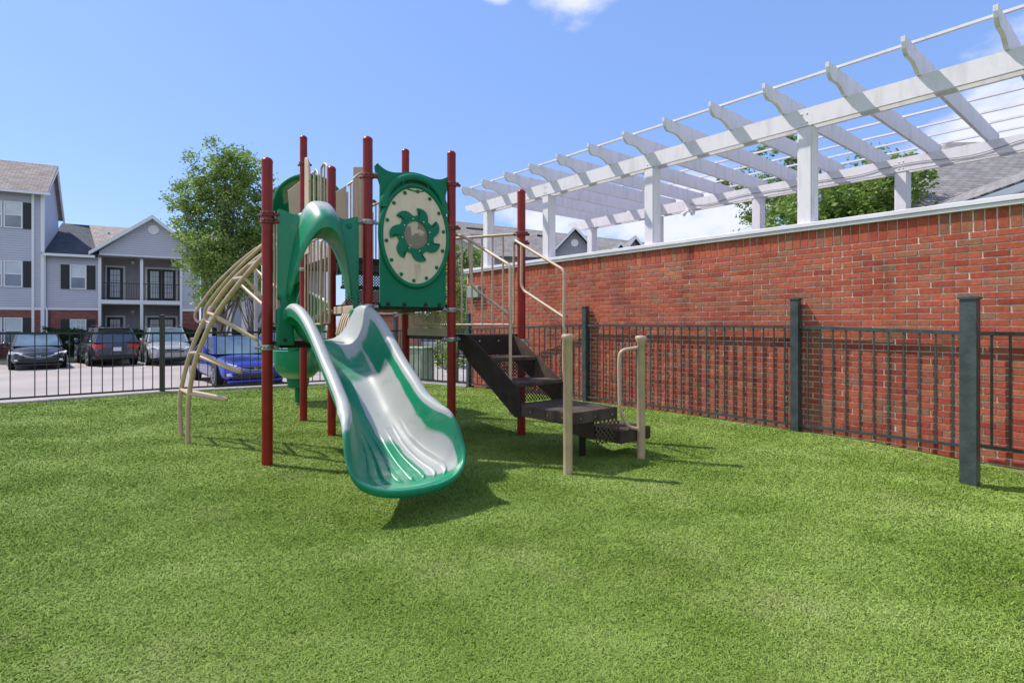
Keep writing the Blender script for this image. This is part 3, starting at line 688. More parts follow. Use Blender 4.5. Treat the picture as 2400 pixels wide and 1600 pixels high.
# side boards of the slide mouth
for t0, t1, lb in ((-.41, -.28, 'left'), (.30, .41, 'right')):
    mb = MB()
    poly = [(t0, 1.16), (t1+.03*(1 if t0 < 0 else -0), 1.16), (t1, 1.52), (t0+.02, 1.53), (t0, 1.50)]
    mb.prism(poly, lambda a, z, d: FA(a, d, z), -.03, .10); sb = O('side_board', mb, M_green, ps, bevel=.015, smooth=30)
    mb = MB(); mb.lathe([(.02, 0), (.02, .006), (.009, .008), (.009, .014)], FA((t0+t1)/2, .10, 1.21), 14, mm); O('bolt', mb, M_dplas, sb)
    mb = MB(); mb.tube([FA((t0+t1)/2, .03, 1.52), FA((t0+t1)/2, .03, 1.64)], .03, 12); O('stub', mb, M_green, sb, smooth=True)
# arched hood over the slide mouth
N = 57
def prof_hood(u):
    """u 0..1 left foot -> apex -> right foot"""
    a = (u*2-1); sgn = 1 if a >= 0 else -1; p = 1-abs(a)          # p 0 foot, 1 apex
    ang = p*math.pi/2
    c = math.cos(ang)
    I = (sgn*.285*c, 1.605+.63*(1-c**2.3))
    f = .34*math.sin(ang)**1.5
    F = (sgn*.295*c, 1.605+.67*(1-c**2.3))
    xo = .335*c**.6; Oo = (sgn*xo, 1.605+1.0*(1-(xo/.335)**3))
    # outer outline of the panel
    if p < .45: B = (sgn*.395, 1.60+.89*(p/.45))
    elif p < .8:
        x = .395-(.395-.163)*(p-.45)/.35; B = (sgn*x, 2.49-.035*math.exp(-((x-.25)/.07)**2)-.006*(.395-x)/.23)
    else: B = (Oo[0]*1.005, Oo[1]+.003)
    return I, F, Oo, B, f, p
rows = []; att = []
for i in range(N):
    I, F, Oo, B, f, p = prof_hood(i/(N-1))
    Bs = 0; row = []; a = []
    row.append(FA(I[0], -.02, I[1])); a.append(0)
    row.append(FA(I[0]*1.0, f*.5, I[1]+.01)); a.append(0)
    row.append(FA(I[0]*1.01, f*.9+.01, I[1]+.03)); a.append(0)
    row.append(FA(F[0], f+.035, F[1]+.015)); a.append(.05)
    row.append(FA(F[0]*1.05, f+.035, F[1]+.045)); a.append(.15)
    for k in range(1, 9):
        q = k/8; z = F[1]+.05+(Oo[1]-F[1]-.05)*q**.8; x = F[0]*1.05*(1-q)+Oo[0]*q
        s = (f+.03)*(1-q**1.5)+.03*q; row.append(FA(x, s, z)); a.append(max(0, min(.85, (p-.5)*1.9))*min(1, q*1.4))  # tone gets paler towards the apex
    for k in range(1, 4):
        q = k/3; row.append(FA(Oo[0]*(1-q)+B[0]*q, .03*(1-q), Oo[1]*(1-q)+B[1]*q)); a.append(.45 if p > .85 else .0)
    row.append(FA(B[0], -.045, B[1])); a.append(0)
    rows.append(row); att += a
mb = MB(); mb.grid(rows); mb.att = att
hood = O('slide_hood', mb, M_slide, ps, smooth=50, solid=.012, fixn=True, label='green arched hood with pale dome over the slide mouth')
mb = MB(); mb.lathe([(.035, 0), (.03, .008), (.012, .014)], FA(.29, .005, 2.38), 16, mm); O('boss', mb, M_green, hood, smooth=True)

# ---- sun play panel between the second and third front posts
SPc = Vector((-1.112, 6.135, 0)); spr = Vector((.832, .555, 0)); spm = Vector((.555, -.832, 0))
FP = lambda t, z, s=0: SPc + spr*t + spm*s + Vector((0, 0, z))
sp = bpy.data.objects.new('play_panel', None); sp.location = Vector((0, 0, 0)); link(sp, ps); sp.location = FP(0, 1.6) - ps.location
sp['label'] = 'green panel with cream oval face and green sun emblem'
cx, cz, ea, eb = .044, 2.343, .374, .528
def ell(a, b, n=64, ph=0): return [(cx+a*math.cos(2*math.pi*k/n+ph), cz+b*math.sin(2*math.pi*k/n+ph)) for k in range(n)]
# body outline, top edge with ears
top = []
for i in range(25):
    x = -.385+.825*i/24; u = (x-cx+.0)/.41
    z = 3.0+.05*math.cos(u*math.pi/1.02) + .10*abs(u)**3 + .02*abs(u)**2
    top.append((x, z))
body = [(-.345, 1.555), (.405, 1.555), (.425, 1.60), (.425, 2.84), (.44, 2.90), (.452, 2.95), (.452, 3.06)] + top[::-1] + [(-.405, 3.072), (-.418, 3.05), (-.41, 2.99), (-.385, 2.93), (-.36, 2.86), (-.36, 1.60)]
mb = MB(); mb.prism(body, lambda a, b, d: FP(a, b, d), -.03, .0)
pbod = O('panel_body', mb, M_green, sp, bevel=.006)
# raised ring (arch above, cup below) and the handle slot hood
mb = MB(); rows = []
for k in range(97):
    a = 2*math.pi*k/96; ca, sa = math.cos(a), math.sin(a); row = []
    for (e, h) in ((0.0, .012), (.006, .03), (.028, .036), (.045, .03), (.055, .0)):
        row.append(FP(cx+(ea+e)*ca, cz+(eb+e*1.05)*sa, h))
    rows.append(row)
mb.grid(rows); O('ring', mb, M_green, pbod, smooth=60)
mb = MB(); rows = []
for k in range(41):
    a = math.pi*k/40; ca, sa = math.cos(a), math.sin(a); row = []
    for (e, h) in ((.0, .0), (.0, .035), (.02, .048), (.05, .045), (.07, .03), (.085, .0)):
        row.append(FP(cx+(.33+e)*ca, 2.62+(.34+e*.9)*sa, h))
    rows.append(row)
mb.grid(rows); O('arch_rib', mb, M_green, pbod, smooth=50)
mb = MB(); pts = [(cx+.15*math.cos(a), 2.90+.055*math.sin(a)) for a in np.linspace(0, 2*math.pi, 25)[:-1]]
mb.prism(pts, lambda a, b, d: FP(a, b, d), .001, .004); O('handle_slot', mb, M_dplas, pbod)
mb = MB(); rows = []
for k in range(25):
    a = 2*math.pi*k/24
    rows.append([FP(cx+(.15+e)*math.cos(a), 2.90+(.055+e)*math.sin(a), h) for e, h in ((0, .0), (0, .018), (.012, .022), (.022, .0))])
mb.grid(rows); O('slot_rim', mb, M_green, pbod, smooth=50)
for t in (-.27, -.085, .17, .34):
    mb = MB(); mb.prism([(t-.022, 1.552), (t+.022, 1.552)]+[(t+.022*math.cos(a), 1.59+.022*math.sin(a)) for a in np.linspace(0, math.pi, 8)], lambda a, b, d: FP(a, b, d), .0005, .006); O('foot_notch', mb, M_doorg, pbod)
    mb = MB(); mb.lathe([(.012, 0), (.012, .012), (.005, .018)], FP(t, 1.58, .004), 10, spm); O('bolt', mb, M_dplas, pbod)
M_cream = material('cream_panel', (.80, .65, .46), .5, c2=(.70, .55, .37), nscale=2.2, detail=7, stretch=(6, 6, 1), contrast=(.4, .8), bump=.08)
mb = MB(); mb.prism(ell(ea+.004, eb+.004), lambda a, b, d: FP(a, b, d), -.01, .014); disc = O('oval_face', mb, M_cream, sp, bevel=.004)
M_stain = material('stain', (.22, .20, .12), .7)
def alpha_noise(m, scale, lo, hi, stretch, amount):
    nt = m.node_tree; b = nt.nodes['Principled BSDF']; n = nd(nt, 'ShaderNodeTexNoise'); n.inputs['Scale'].default_value = scale; n.inputs['Detail'].default_value = 6
    uv = nd(nt, 'ShaderNodeUVMap', uv_map='UVMap'); sx = nd(nt, 'ShaderNodeSeparateXYZ'); nt.links.new(uv.outputs[0], sx.inputs[0])
    mpn = nd(nt, 'ShaderNodeMapping'); mpn.inputs['Scale'].default_value = stretch; nt.links.new(uv.outputs[0], mpn.inputs[0]); nt.links.new(mpn.outputs[0], n.inputs[0])
    r = nd(nt, 'ShaderNodeMapRange'); r.inputs[1].default_value = lo; r.inputs[2].default_value = hi; r.inputs[4].default_value = amount; nt.links.new(n.outputs[0], r.inputs[0])
    e = mth(nt, 'MULTIPLY', mth(nt, 'MULTIPLY', sx.outputs[0], mth(nt, 'SUBTRACT', 1.0, sx.outputs[0])), 4)
    e2 = mth(nt, 'POWER', sx.outputs[1], .6)
    nt.links.new(mth(nt, 'MULTIPLY', mth(nt, 'MULTIPLY', r.outputs[0], e), e2), b.inputs['Alpha'])
alpha_noise(M_stain, 2, .3, .7, (2, .5, 1), .45)
mb = MB(); mb.add([FP(.02, 1.86, .0155), FP(.115, 1.86, .0155), FP(.115, 2.03, .0155), FP(.02, 2.03, .0155)], [(0, 1, 2, 3)]); mb.uv = [(0, 0), (1, 0), (1, 1), (0, 1)]; O('water_stain', mb, M_stain, disc)
for k in range(14):
    a = 2*math.pi*(k+.35)/14
    mb = MB(); mb.lathe([(.021, 0), (.021, .008), (.012, .016), (.004, .018)], FP(cx+(ea-.03)*math.cos(a), cz+(eb-.032)*math.sin(a), .013), 12, spm); O('bolt', mb, M_green, disc, smooth=True)
sunp = []
ray = [(.212, -25), (.222, -21), (.240, -18), (.262, -14), (.285, -8), (.300, -1), (.306, 6), (.306, 12), (.302, 15.5), (.295, 16), (.287, 13), (.276, 10), (.262, 7.5), (.245, 8), (.228, 12), (.216, 18)]
for k in range(7):
    ph = 85-13+360/7*k
    sunp += [(cx+.0+r_*math.cos(R(ph+a)), 2.352+r_*.98*math.sin(R(ph+a))) for r_, a in ray]
hole = [(cx+.142*math.cos(2*math.pi*k/len(sunp)+R(46)), 2.352+.155*math.sin(2*math.pi*k/len(sunp)+R(46))) for k in range(len(sunp))]
mb = MB(); n = len(sunp)
vs = [FP(a, b, .014) for a, b in sunp]+[FP(a, b, .034) for a, b in sunp]+[FP(a, b, .034) for a, b in hole]+[FP(a, b, .014) for a, b in hole]
mb.add(vs, [(i+o*n, (i+1) % n+o*n, (i+1) % n+(o+1)*n, i+(o+1)*n) for o in range(3) for i in range(n)])
O('sun_emblem', mb, M_green, disc, bevel=.003, label='green sun with seven curved rays around a round window')
M_bubble = material('scratched_bubble_window', (.62, .50, .34), .35, spec=.3, coat=.05, c2=(.26, .21, .14), nscale=7, detail=3, contrast=(.47, .53))
mb = MB(); rows = []
for i in range(9):
    q = i/8*math.pi/2; rows.append([FP(cx+.143*math.cos(q)*math.cos(2*math.pi*k/32), 2.352+.156*math.cos(q)*math.sin(2*math.pi*k/32), .016+.005*math.sin(q)) for k in range(33)])
mb.grid(rows); O('bubble_window', mb, M_bubble, disc, smooth=True)
for k in range(8):
    a = 2*math.pi*(k+.3)/8; mb = MB(); mb.lathe([(.008, 0), (.008, .004), (.004, .006)], FP(cx+.166*math.cos(a), 2.352+.178*math.sin(a), .034), 8, spm); O('screw', mb, M_chrome, disc)
# brackets from panels to posts
mb = MB(); mb.tube([FP(-.39, 2.97, -.015), (posts['b'][0]+.05, posts['b'][1]+.02, 2.95)], .018, 8); mb.tube([FP(.45, 2.99, -.015), (posts['d'][0]-.04, posts['d'][1]-.02, 2.98)], .018, 8)
mb.tube([FA(.395, -.02, 2.43), (posts['b'][0]-.05, posts['b'][1]-.02, 2.43)], .02, 8); mb.tube([FA(-.395, -.02, 2.40), (posts['a'][0]+.05, posts['a'][1]+.02, 2.40)], .02, 8)
O('bracket', mb, M_alu, ps, smooth=True)

# ---- arch climber
cl_ = bpy.data.objects.new('arch_climber', None); link(cl_, ps); cl_.location = Vector((-3.7, 6.4, 0))-ps.location
cl_['label'] = 'tan tubular arch climber with looped rungs left of the structure'
arc1 = [(-3.673, 6.292, -.1), (-3.675, 6.293, .05), (-3.680, 6.295, .37), (-3.655, 6.283, .60), (-3.575, 6.24, .92), (-3.455, 6.18, 1.15), (-3.317, 6.109, 1.387), (-3.097, 5.997, 1.62), (-2.83, 5.86, 1.86), (-2.588, 5.736, 2.05), (-2.42, 5.65, 2.17)]
arc2 = [(-4.032, 6.781, -.1), (-4.05, 6.785, .05), (-4.075, 6.793, .32), (-4.055, 6.789, .58), (-3.911, 6.743, 1.034), (-3.709, 6.679, 1.426), (-3.399, 6.581, 1.80), (-3.139, 6.499, 2.01), (-2.898, 6.423, 2.17), (-2.5, 6.30, 2.36), (-2.3, 6.24, 2.42)]
for A in (arc1, arc2):
    mb = MB(); mb.tube(rounded(A, 2), .026, 14); O('arch_rail', mb, M_tan, cl_, smooth=True)
for A in ([(-3.288, 6.094, 1.409), (-3.332, 6.117, 1.37), (-3.41, 6.155, 1.41), (-3.412, 6.158, 1.50), (-3.37, 6.135, 1.58), (-3.155, 6.026, 1.78), (-2.899, 5.895, 1.98), (-2.588, 5.736, 2.17), (-2.40, 5.64, 2.28)],
          [(-3.70, 6.675, 1.44), (-3.766, 6.697, 1.385), (-3.84, 6.72, 1.42), (-3.838, 6.718, 1.51), (-3.766, 6.697, 1.60), (-3.567, 6.634, 1.82), (-3.344, 6.564, 2.0), (-3.125, 6.495, 2.155), (-2.898, 6.423, 2.285), (-2.4, 6.27, 2.5)]):
    mb = MB(); mb.tube(rounded(A, 2), .0165, 12); O('handrail', mb, M_tan, cl_, smooth=True)
a1 = rounded(arc1, 3); a2 = rounded(arc2, 3)
def at_z(A, z):
    for i in range(len(A)-1):
        if A[i].z <= z <= A[i+1].z: return A[i].lerp(A[i+1], (z-A[i].z)/(A[i+1].z-A[i].z+1e-9))
    return A[-1]
for z1, z2, tip in ((.58, .57, Vector((-3.14, 6.12, .53))), (1.05, 1.02, Vector((-2.93, 6.02, .84))), (1.46, 1.50, Vector((-2.72, 5.95, 1.19))), (1.86, 1.9, Vector((-2.50, 5.85, 1.50))), (2.02, 2.06, Vector((-2.42, 5.82, 1.75)))):
    p1 = at_z(a1, z1); p2 = at_z(a2, z2); t2 = tip+(p2-p1)*.30+Vector((-.03, .02, .01))
    mb = MB(); mb.tube(corner([p1, tip, t2, p2], .07, 5), .019, 12)
    mb.tube([p1, p2], .019, 10)
    O('rung', mb, M_tan, cl_, smooth=True)

# ---- guard rails of upright pipes
def barrier(p0, p1, z0, z1a, z1b, n, name='guard_rail', r=.0125, hoop=False, ends=(True, True)):
    p0 = Vector((*p0, 0)); p1 = Vector((*p1, 0)); mb = MB()
    T = lambda t, z: p0.lerp(p1, t)+Vector((0, 0, z))
    if hoop: mb.tube(rounded([T(0, z0), T(0, z1a-.03), T(.06, z1a), T(.5, (z1a+z1b)/2+.05), T(.94, z1b), T(1, z1b-.03), T(1, z0)], 2), r*1.3, 10)
    else: mb.tube([T(0, z1a), T(1, z1b)], r*1.4, 10)
    mb.tube(corner([T(0, z1a-.1), T(0, z0), T(1, z0), T(1, z1b-.1)], .05), r*1.25, 10)
    for k in range(1, n+1):
        t = k/(n+1); mb.tube([T(t, z0), T(t, z1a+(z1b-z1a)*t+(.04*math.sin(t*math.pi) if hoop else 0))], r, 8)
    return O(name, mb, M_tan, ps, smooth=True)
px_, pg_ = posts['x'][:2], posts['g'][:2]; pa_ = posts['a'][:2]
barrier(lerp2(pe, pf, .08), lerp2(pe, pf, .94), 1.36, 2.48, 2.48, 9)
barrier(lerp2(pc, px_, .10), lerp2(pc, px_, .93), 1.37, 2.5, 2.5, 6, r=.011)
barrier(lerp2(pc, px_, .12), lerp2(pc, px_, .34), 2.5, 3.36, 3.40, 1, hoop=True, r=.011)
barrier(lerp2(pc, px_, .42), lerp2(pc, px_, .58), 2.5, 3.34, 3.42, 0, hoop=True, r=.011)
barrier(lerp2(pa_, pc, .05), lerp2(pa_, pc, .14), 1.37, 2.43, 2.43, 1, hoop=True)
barrier(lerp2(pa_, pc, .80), lerp2(pa_, pc, .96), 1.37, 2.35, 2.35, 1, hoop=True)
barrier(lerp2(pe, pg_, .1), lerp2(pe, pg_, .9), 2.3, 3.2, 3.2, 7)
barrier(lerp2(px_, pg_, .74), lerp2(px_, pg_, .97), 2.3, 3.62, 3.72, 3, hoop=True)
# solid tan infill pieces near the top deck
def tanpanel(p0, p1, poly):
    p0 = Vector((*p0, 0)); p1 = Vector((*p1, 0)); d = (p1-p0).normalized(); n = d.cross(Vector((0, 0, 1)))
    mb = MB(); mb.prism(poly, lambda a, b, t: p0+d*a+n*t+Vector((0, 0, b)), -.015, .015); O('infill_panel', mb, M_tanp, ps, bevel=.004)
    mb = MB(); mb.tube([p0+d*a+Vector((0, 0, b)) for a, b in poly[2:]], .016, 8); O('edge_pipe', mb, M_tan, ps, smooth=True)
arcp = [(.0, 2.35), (.22, 2.35)]+[(.22*math.cos(a)**.8 if a < 1.5 else 0, 3.35+.36*math.sin(a)) for a in np.linspace(0, math.pi/2, 9)]
tanpanel(lerp2(px_, pc, .08), lerp2(px_, pc, .25), arcp)
tanpanel((-3.50, 8.72), (-3.2, 8.8), [(.05, 2.3), (.17, 2.3), (.17, 3.62), (-.02, 3.45)])
barrier((-3.30, 8.74), (-3.14, 8.80), 2.3, 3.66, 3.78, 2)
tanpanel((-2.80, 8.75), (-2.5, 8.78), [(.10, 2.3), (.18, 2.3), (.18, 3.55), (-.02, 3.42)])
barrier((-2.60, 8.76), (-2.40, 8.80), 2.3, 3.56, 3.72, 3)
mb = MB()
for px2, yy, z0, z1 in ((-2.42, 8.74, 2.3, 3.85),): mb.box(px2-.08, px2+.08, yy-.015, yy+.015, z0, z1)
O('infill_panel', mb, M_tanp, ps, bevel=.01)

# ---- spiral slide behind, with domed entrance hood
sp_c = Vector((-3.76, 9.75, 0))
mb = MB(); rows = []; att = []
for i in range(61):
    q = i/60; an = R(-50)-q*R(400); z = 2.2-1.45*q
    c = sp_c+Vector((math.cos(an), math.sin(an), 0))*.25; rad = Vector((math.cos(an), math.sin(an), 0)); row = []
    for k in range(17):
        a = math.pi*(k/16); ct = -math.cos(a); stt = math.sin(a)
        row.append(c+rad*(.29*ct)+Vector((0, 0, z+.42-.46*stt+(.16 if ct > .3 else 0)*(ct)))); att.append(.0 if k not in (0, 16) else .9)
    rows.append(row)
mb.grid(rows); n0 = len(mb.v); mb.lathe([(.10, .40), (.25, .45), (.36, .57), (.41, .74), (.43, .92), (.40, .93), (.38, .75), (.2, .5)], sp_c, 32); mb.att = att+[.75]*64+[.25]*(len(mb.v)-n0-64)
O('spiral_slide', mb, M_green2, ps, smooth=60, solid=.03, label='green spiral slide curling down behind the structure')
mb = MB(); mb.tube([sp_c+Vector((0, 0, -.1)), sp_c+Vector((0, 0, 2.5))], .055, 16); mb.lathe([(.15, .27), (.17, .28), (.19, .42), (.1, .45)], sp_c, 20)
O('spiral_post', mb, M_green, ps, smooth=True)
mb = MB(); rows = []; att = []; ent = Vector((-3.33, 9.15, 0)); er = Vector((.93, .37, 0)); em = Vector((.37, -.93, 0))
for i in range(31):
    a = math.pi*i/30; x = -.60*math.cos(a)*(1 if True else 0); zt = 3.05+.78*math.sin(a)**.75 if 0 < i < 30 else 2.25
    row = []
    for k in range(9):
        q = k/8; bl = math.cos(q*math.pi/2)**.6 if q < 1 else 0
        row.append(ent+er*x*(.78+.22*bl)+em*(-.75*q+.10)+Vector((0, 0, 2.25+(zt-2.25)*(.55+.45*bl)))); att.append(.6 if (zt > 3.6 and .2 < q < .7) else .05)  # highlight on the dome top painted as a paler tone
    rows.append(row)
mb.grid(rows); mb.att = att
O('spiral_hood', mb, M_green2, ps, smooth=60, solid=.03, label='green domed hood over the spiral slide entrance')

# ---- steps and transfer platform
SO = Vector((-.29, 6.62, 0)); se = Vector((.637, -.771, 0)); scx = Vector((.771, .637, 0))
FT = lambda t, s, z: SO+scx*t+se*s+Vector((0, 0, z))
st_ = bpy.data.objects.new('staircase', None); link(st_, ps); st_.location = FT(0, .9, 0)-ps.location; st_['label'] = 'dark brown vinyl coated steps with transfer platform'
levels = [(1.245, -.10, .10), (.995, .10, .52), (.76, .52, .95)]
def slab(t0, t1, s0, s1, z, th, mat, name='tread'):
    mb = MB(); mb.box(t0, t1, s0, s1, z-th, z, lambda a, b, c: FT(a, b, c)); return O(name, mb, mat, st_, bevel=.008)
slab(-.33, .33, -.12, .08, 1.245, .05, M_vinyl)
slab(-.33, .33, .07, .50, .995, .045, M_vinyl2); slab(-.33, .33, .48, .93, .76, .045, M_vinyl2)
slab(-.335, .335, .90, 1.70, .545, .115, M_vinyl2, 'landing')
def perf_st(t0, t1, s, z0, z1, name='riser', mat=None):
    mb = MB(); mb.add([FT(t0, s, z0), FT(t1, s, z0), FT(t1, s, z1), FT(t0, s, z1)], [(0, 1, 2, 3)]); mb.uv = [(t0, z0), (t1, z0), (t1, z1), (t0, z1)]
    return O(name, mb, mat or M_perf, st_, fixn=False)
slab(-.33, .33, .065, .078, 1.20, .20, M_vinyl, 'riser')
perf_st(-.32, .32, .485, .78, .96); perf_st(-.32, .32, .915, .56, .73)
# stringers
M_str = M_vinyl
sidep = [(-.12, 1.25), (.0, 1.25), (.18, 1.20), (.95, .72), (1.0, .60), (1.0, .42), (.92, .41), (.10, .93), (-.02, 1.05), (-.12, 1.08)]
for t in (-.345, .333):
    mb = MB(); mb.prism([(a, b) for a, b in sidep], lambda a, b, d, t=t: FT(t+d, a, b), 0, .012); O('stringer', mb, M_str if t < 0 else M_vinyl2, st_)  # right stringer takes the paler vinyl, its lit tone painted in
for t, s, z in ((-.18, .08, 1.17), (.1, .08, 1.17)):
    mb = MB(); mb.lathe([(.012, 0), (.012, .006), (.005, .010)], FT(t, s, z), 10, se); O('bolt', mb, M_alu, st_)
mb = MB()
for s_ in (1.15, 1.4, 1.6): mb.lathe([(.009, 0), (.009, .005)], FT(-.336, s_, .49), 8, -scx)
for t_ in (-.2, .0, .25): mb.lathe([(.009, 0), (.009, .005)], FT(t_, 1.701, .48), 8, se)
O('bolt', mb, M_alu, st_)
# second flight turning right, perforated cheek and low step
mb = MB(); mb.box(.34, .82, 1.28, 1.74, .175, .305, lambda a, b, c: FT(a, b, c)); O('tread', mb, M_vinyl2, st_, bevel=.01)
perf_st(.02, .37, 1.69, .20, .43, 'cheek_plate', perforated('perforated_brown', (.05, .036, .03), .042, .34))
mb = MB(); mb.prism([(-.33, .43), (.02, .43), (.02, .25), (-.33, .36)], lambda a, b, d: FT(a, 1.66+d, b), 0, .015); O('cheek_plate', mb, M_vinyl, st_)
for a_, b_, r_ in ((-.27, 1.60, .022), (.20, 1.35, .035)):
    mb = MB(); mb.tube([FT(a_, b_, -.1), FT(a_, b_, .43)], r_, 10); O('leg', mb, M_vinyl, st_, smooth=True)
# transfer posts
for (x, y, h) in ((.508, 5.04, 1.275), (1.31, 5.63, 1.25)):
    mb = MB(); mb.lathe([(.042, -.15), (.042, h-.075), (.044, h-.073), (.046, h-.06), (.058, h-.035), (.060, h-.018), (.052, h-.004), (.02, h)], (x, y, 0), 20); O('transfer_post', mb, M_tan, st_, smooth=50)
mb = MB(); B_ = Vector((1.31, 5.63, 0)); dl = -se*.12+Vector((-.27, -.0, 0))
mb.tube(corner([B_+Vector((-.02, 0, 1.13)), B_+Vector((-.22, -.02, 1.10)), B_+Vector((-.23, -.02, .95)), B_+Vector((-.22, -.02, .50)), B_+Vector((-.14, -.02, .33)), B_+Vector((-.02, 0, .30))], .08), .0175, 12); O('grab_bar', mb, M_tan, st_, smooth=True)
# handrails
for A, B in (([(-.70, 6.41, 2.44), (-.66, 6.50, 2.42), (-.541, 6.421, 2.37), (-.017, 5.787, 1.977), (-.017, 5.787, .42)], [(-.49, 6.36, 2.33), (-.466, 6.331, 1.835), (-.417, 6.272, 1.764), (-.02, 5.79, 1.46)]),
             ([(.1155, 6.83, 2.40), (.028, 6.738, 2.39), (.573, 6.078, 1.955), (.565, 6.088, .77)], [(.115, 6.64, 2.31), (.11, 6.639, 1.835), (.144, 6.597, 1.762), (.565, 6.088, 1.445)])):
    mb = MB(); mb.tube(corner(A, .06), .0175, 12); mb.tube(corner(B, .05), .0165, 12); O('handrail', mb, M_tan, st_, smooth=True)

# ------------------------------------------------------------------ apartment buildings on the left
BS = 1.1
B0 = Vector((-20.66, 31.9, 0)); bu = Vector((.87, .49, 0)).normalized(); bn = Vector((.49, -.87, 0)).normalized()
FB = lambda t, z, d=0: B0+bu*t*BS+bn*d+Vector((0, 0, z*BS-.135))
def quad_uv(mb, pts, uvs):
    if mb.uv is None: mb.uv = []
    mb.add(pts, [tuple(range(len(pts)))]); mb.uv += uvs
def fbox(mb, t0, t1, z0, z1, d0, d1, F=FB): mb.box(t0, t1, z0, z1, d0, d1, lambda a, b, c: F(a, b, c)); return mb
def wallq(name, t0, t1, z0, z1, d, mat, root, th=.2, F=FB):
    mb = MB(); fbox(mb, t0, t1, z0, z1, d-th, d, F); mb.uv = []
    for v in mb.v:
        pass
    pts = [(a, b) for c in (0, 1) for b in (z0, z1) for a in (t0, t1)]
    mb.uv = [(a*BS, b*BS) for a, b in pts]
    return O(name, mb, mat, root)
def window(root, t0, t1, z0, z1, d, shut=0, pane=None, bars=True, F=FB, grid=None):
    fw = .05
    mb = MB()
    for a0, a1, b0, b1 in ((t0-fw, t1+fw, z1, z1+fw), (t0-fw, t1+fw, z0-fw, z0), (t0-fw, t0, z0, z1), (t1, t1+fw, z0, z1)): fbox(mb, a0, a1, b0, b1, d-.02, d+.05, F)
    zm = (z0+z1)/2; fbox(mb, t0, t1, zm-.025, zm+.025, d-.02, d+.035, F)
    if grid:
        nx, nz = grid
        for i in range(1, nx): x = t0+(t1-t0)*i/nx; fbox(mb, x-.01, x+.01, z0, z1, d-.015, d+.02, F)
        for i in range(1, nz): z = z0+(z1-z0)*i/nz; fbox(mb, t0, t1, z-.01, z+.01, d-.015, d+.018, F)
    w = O('window', mb, M_wtrim, root)
    mb = MB(); fbox(mb, t0, t1, zm, z1, d-.03, d+.012, F); O('pane', mb, M_wglass if pane is None else pane, w)
    mb = MB(); fbox(mb, t0, t1, z0, zm, d-.03, d+.008, F); O('pane', mb, M_glass, w)
    for side in ((-1, 1) if shut == 2 else ((1,) if shut == 1 else ())):
        a0, a1 = (t0-fw-.36, t0-fw-.02) if side < 0 else (t1+fw+.02, t1+fw+.36)
        mb = MB(); fbox(mb, a0, a1, z0-fw, z1+fw, d, d+.03, F)
        for i in range(14):
            z = z0+(z1-z0)*(i+.5)/14; fbox(mb, a0+.04, a1-.04, z-.02, z+.015, d+.03, d+.04, F)
        O('shutter', mb, M_shut, root)
def roof_quad(name, pts, mat, root, th=.08):
    """pts: 3-D corners, first edge is the eave; uv in metres"""
    pts = [Vector(p) for p in pts]; u = (pts[1]-pts[0]).normalized(); n = u.cross(pts[2]-pts[0]).normalized(); v = n.cross(u)
    mb = MB(); m = len(pts); dn = n*(-th if n.z > 0 else th)
    mb.add(pts+[p+dn for p in pts], [tuple(range(m)), tuple(range(m, 2*m))[::-1]]+[(i, (i+1) % m, m+(i+1) % m, m+i) for i in range(m)])
    mb.uv = [((p-pts[0]).dot(u), (p-pts[0]).dot(v)) for p in pts]*2
    return O(name, mb, mat, root)

# two-storey block with the gabled porch
ba = thing('apartment_building', 'two storey lavender grey apartment block with gabled double balcony', 'apartment building', tuple(FB(0, .1)))
wallq('brick_base', -4.4, -2.3, -.4, 2.12, -.02, M_brickd, ba); wallq('siding_wall', -4.4, -2.3, 2.2, 4.85, -.02, M_sid, ba)
wallq('brick_base', 1.32, 2.12, -.4, 2.12, 0, M_brickd, ba); wallq('siding_wall', 1.32, 2.12, 2.24, 5.2, 0, M_sid, ba)
wallq('siding_wall', 2.2, 9, -.4, 4.85, -1.6, M_sid, ba)
mb = MB(); mb.prism([(-2.26, 4.98), (2.12, 4.98), (2.12, 5.10), (.0, 6.92), (-2.26, 5.10)], lambda a, b, d: FB(a, b, d), -.2, 0); mb.uv = [(0, 0)]*10; O('gable_wall', mb, M_sid, ba)
mb = MB(); fbox(mb, 2.0, 2.12, -.4, 5.1, -1.7, -.2); O('side_wall', mb, M_sid, ba)
# trim
mb = MB()
for t0, t1, z0, z1, d in ((-4.4, -2.3, 2.12, 2.21, .03), (1.32, 2.14, 2.12, 2.25, .03), (2.05, 2.16, 2.25, 5.15, .035), (1.22, 1.33, -.4, 4.93, .04), (-2.26, 1.33, 4.91, 4.99, .05), (-2.30, -2.18, -.4, 4.93, .05)):
    fbox(mb, t0, t1, z0, z1, -.1, d)
O('trim', mb, M_wtrim, ba)
mb = MB()
for x in (-.55,): fbox(mb, x, x+.13, -.4, 4.91, -.1, .04)
O('porch_column', mb, M_wtrim, ba)
mb = MB(); fbox(mb, -2.2, 1.28, 2.46, 2.66, -1.7, .03); O('balcony_floor', mb, M_wtrim, ba)
for z0, z1 in ((-.4, 2.46), (2.66, 4.99)):
    mb = MB(); fbox(mb, -2.25, 1.5, z0, z1, -1.85, -1.7); fbox(mb, 1.26, 1.32, z0, z1, -1.7, -.1); fbox(mb, -2.28, -2.2, z0, z1, -1.7, -.1); fbox(mb, -2.25, 1.4, z1-.05, z1-.01, -1.7, -.1); O('porch_wall', mb, M_sidin, ba)
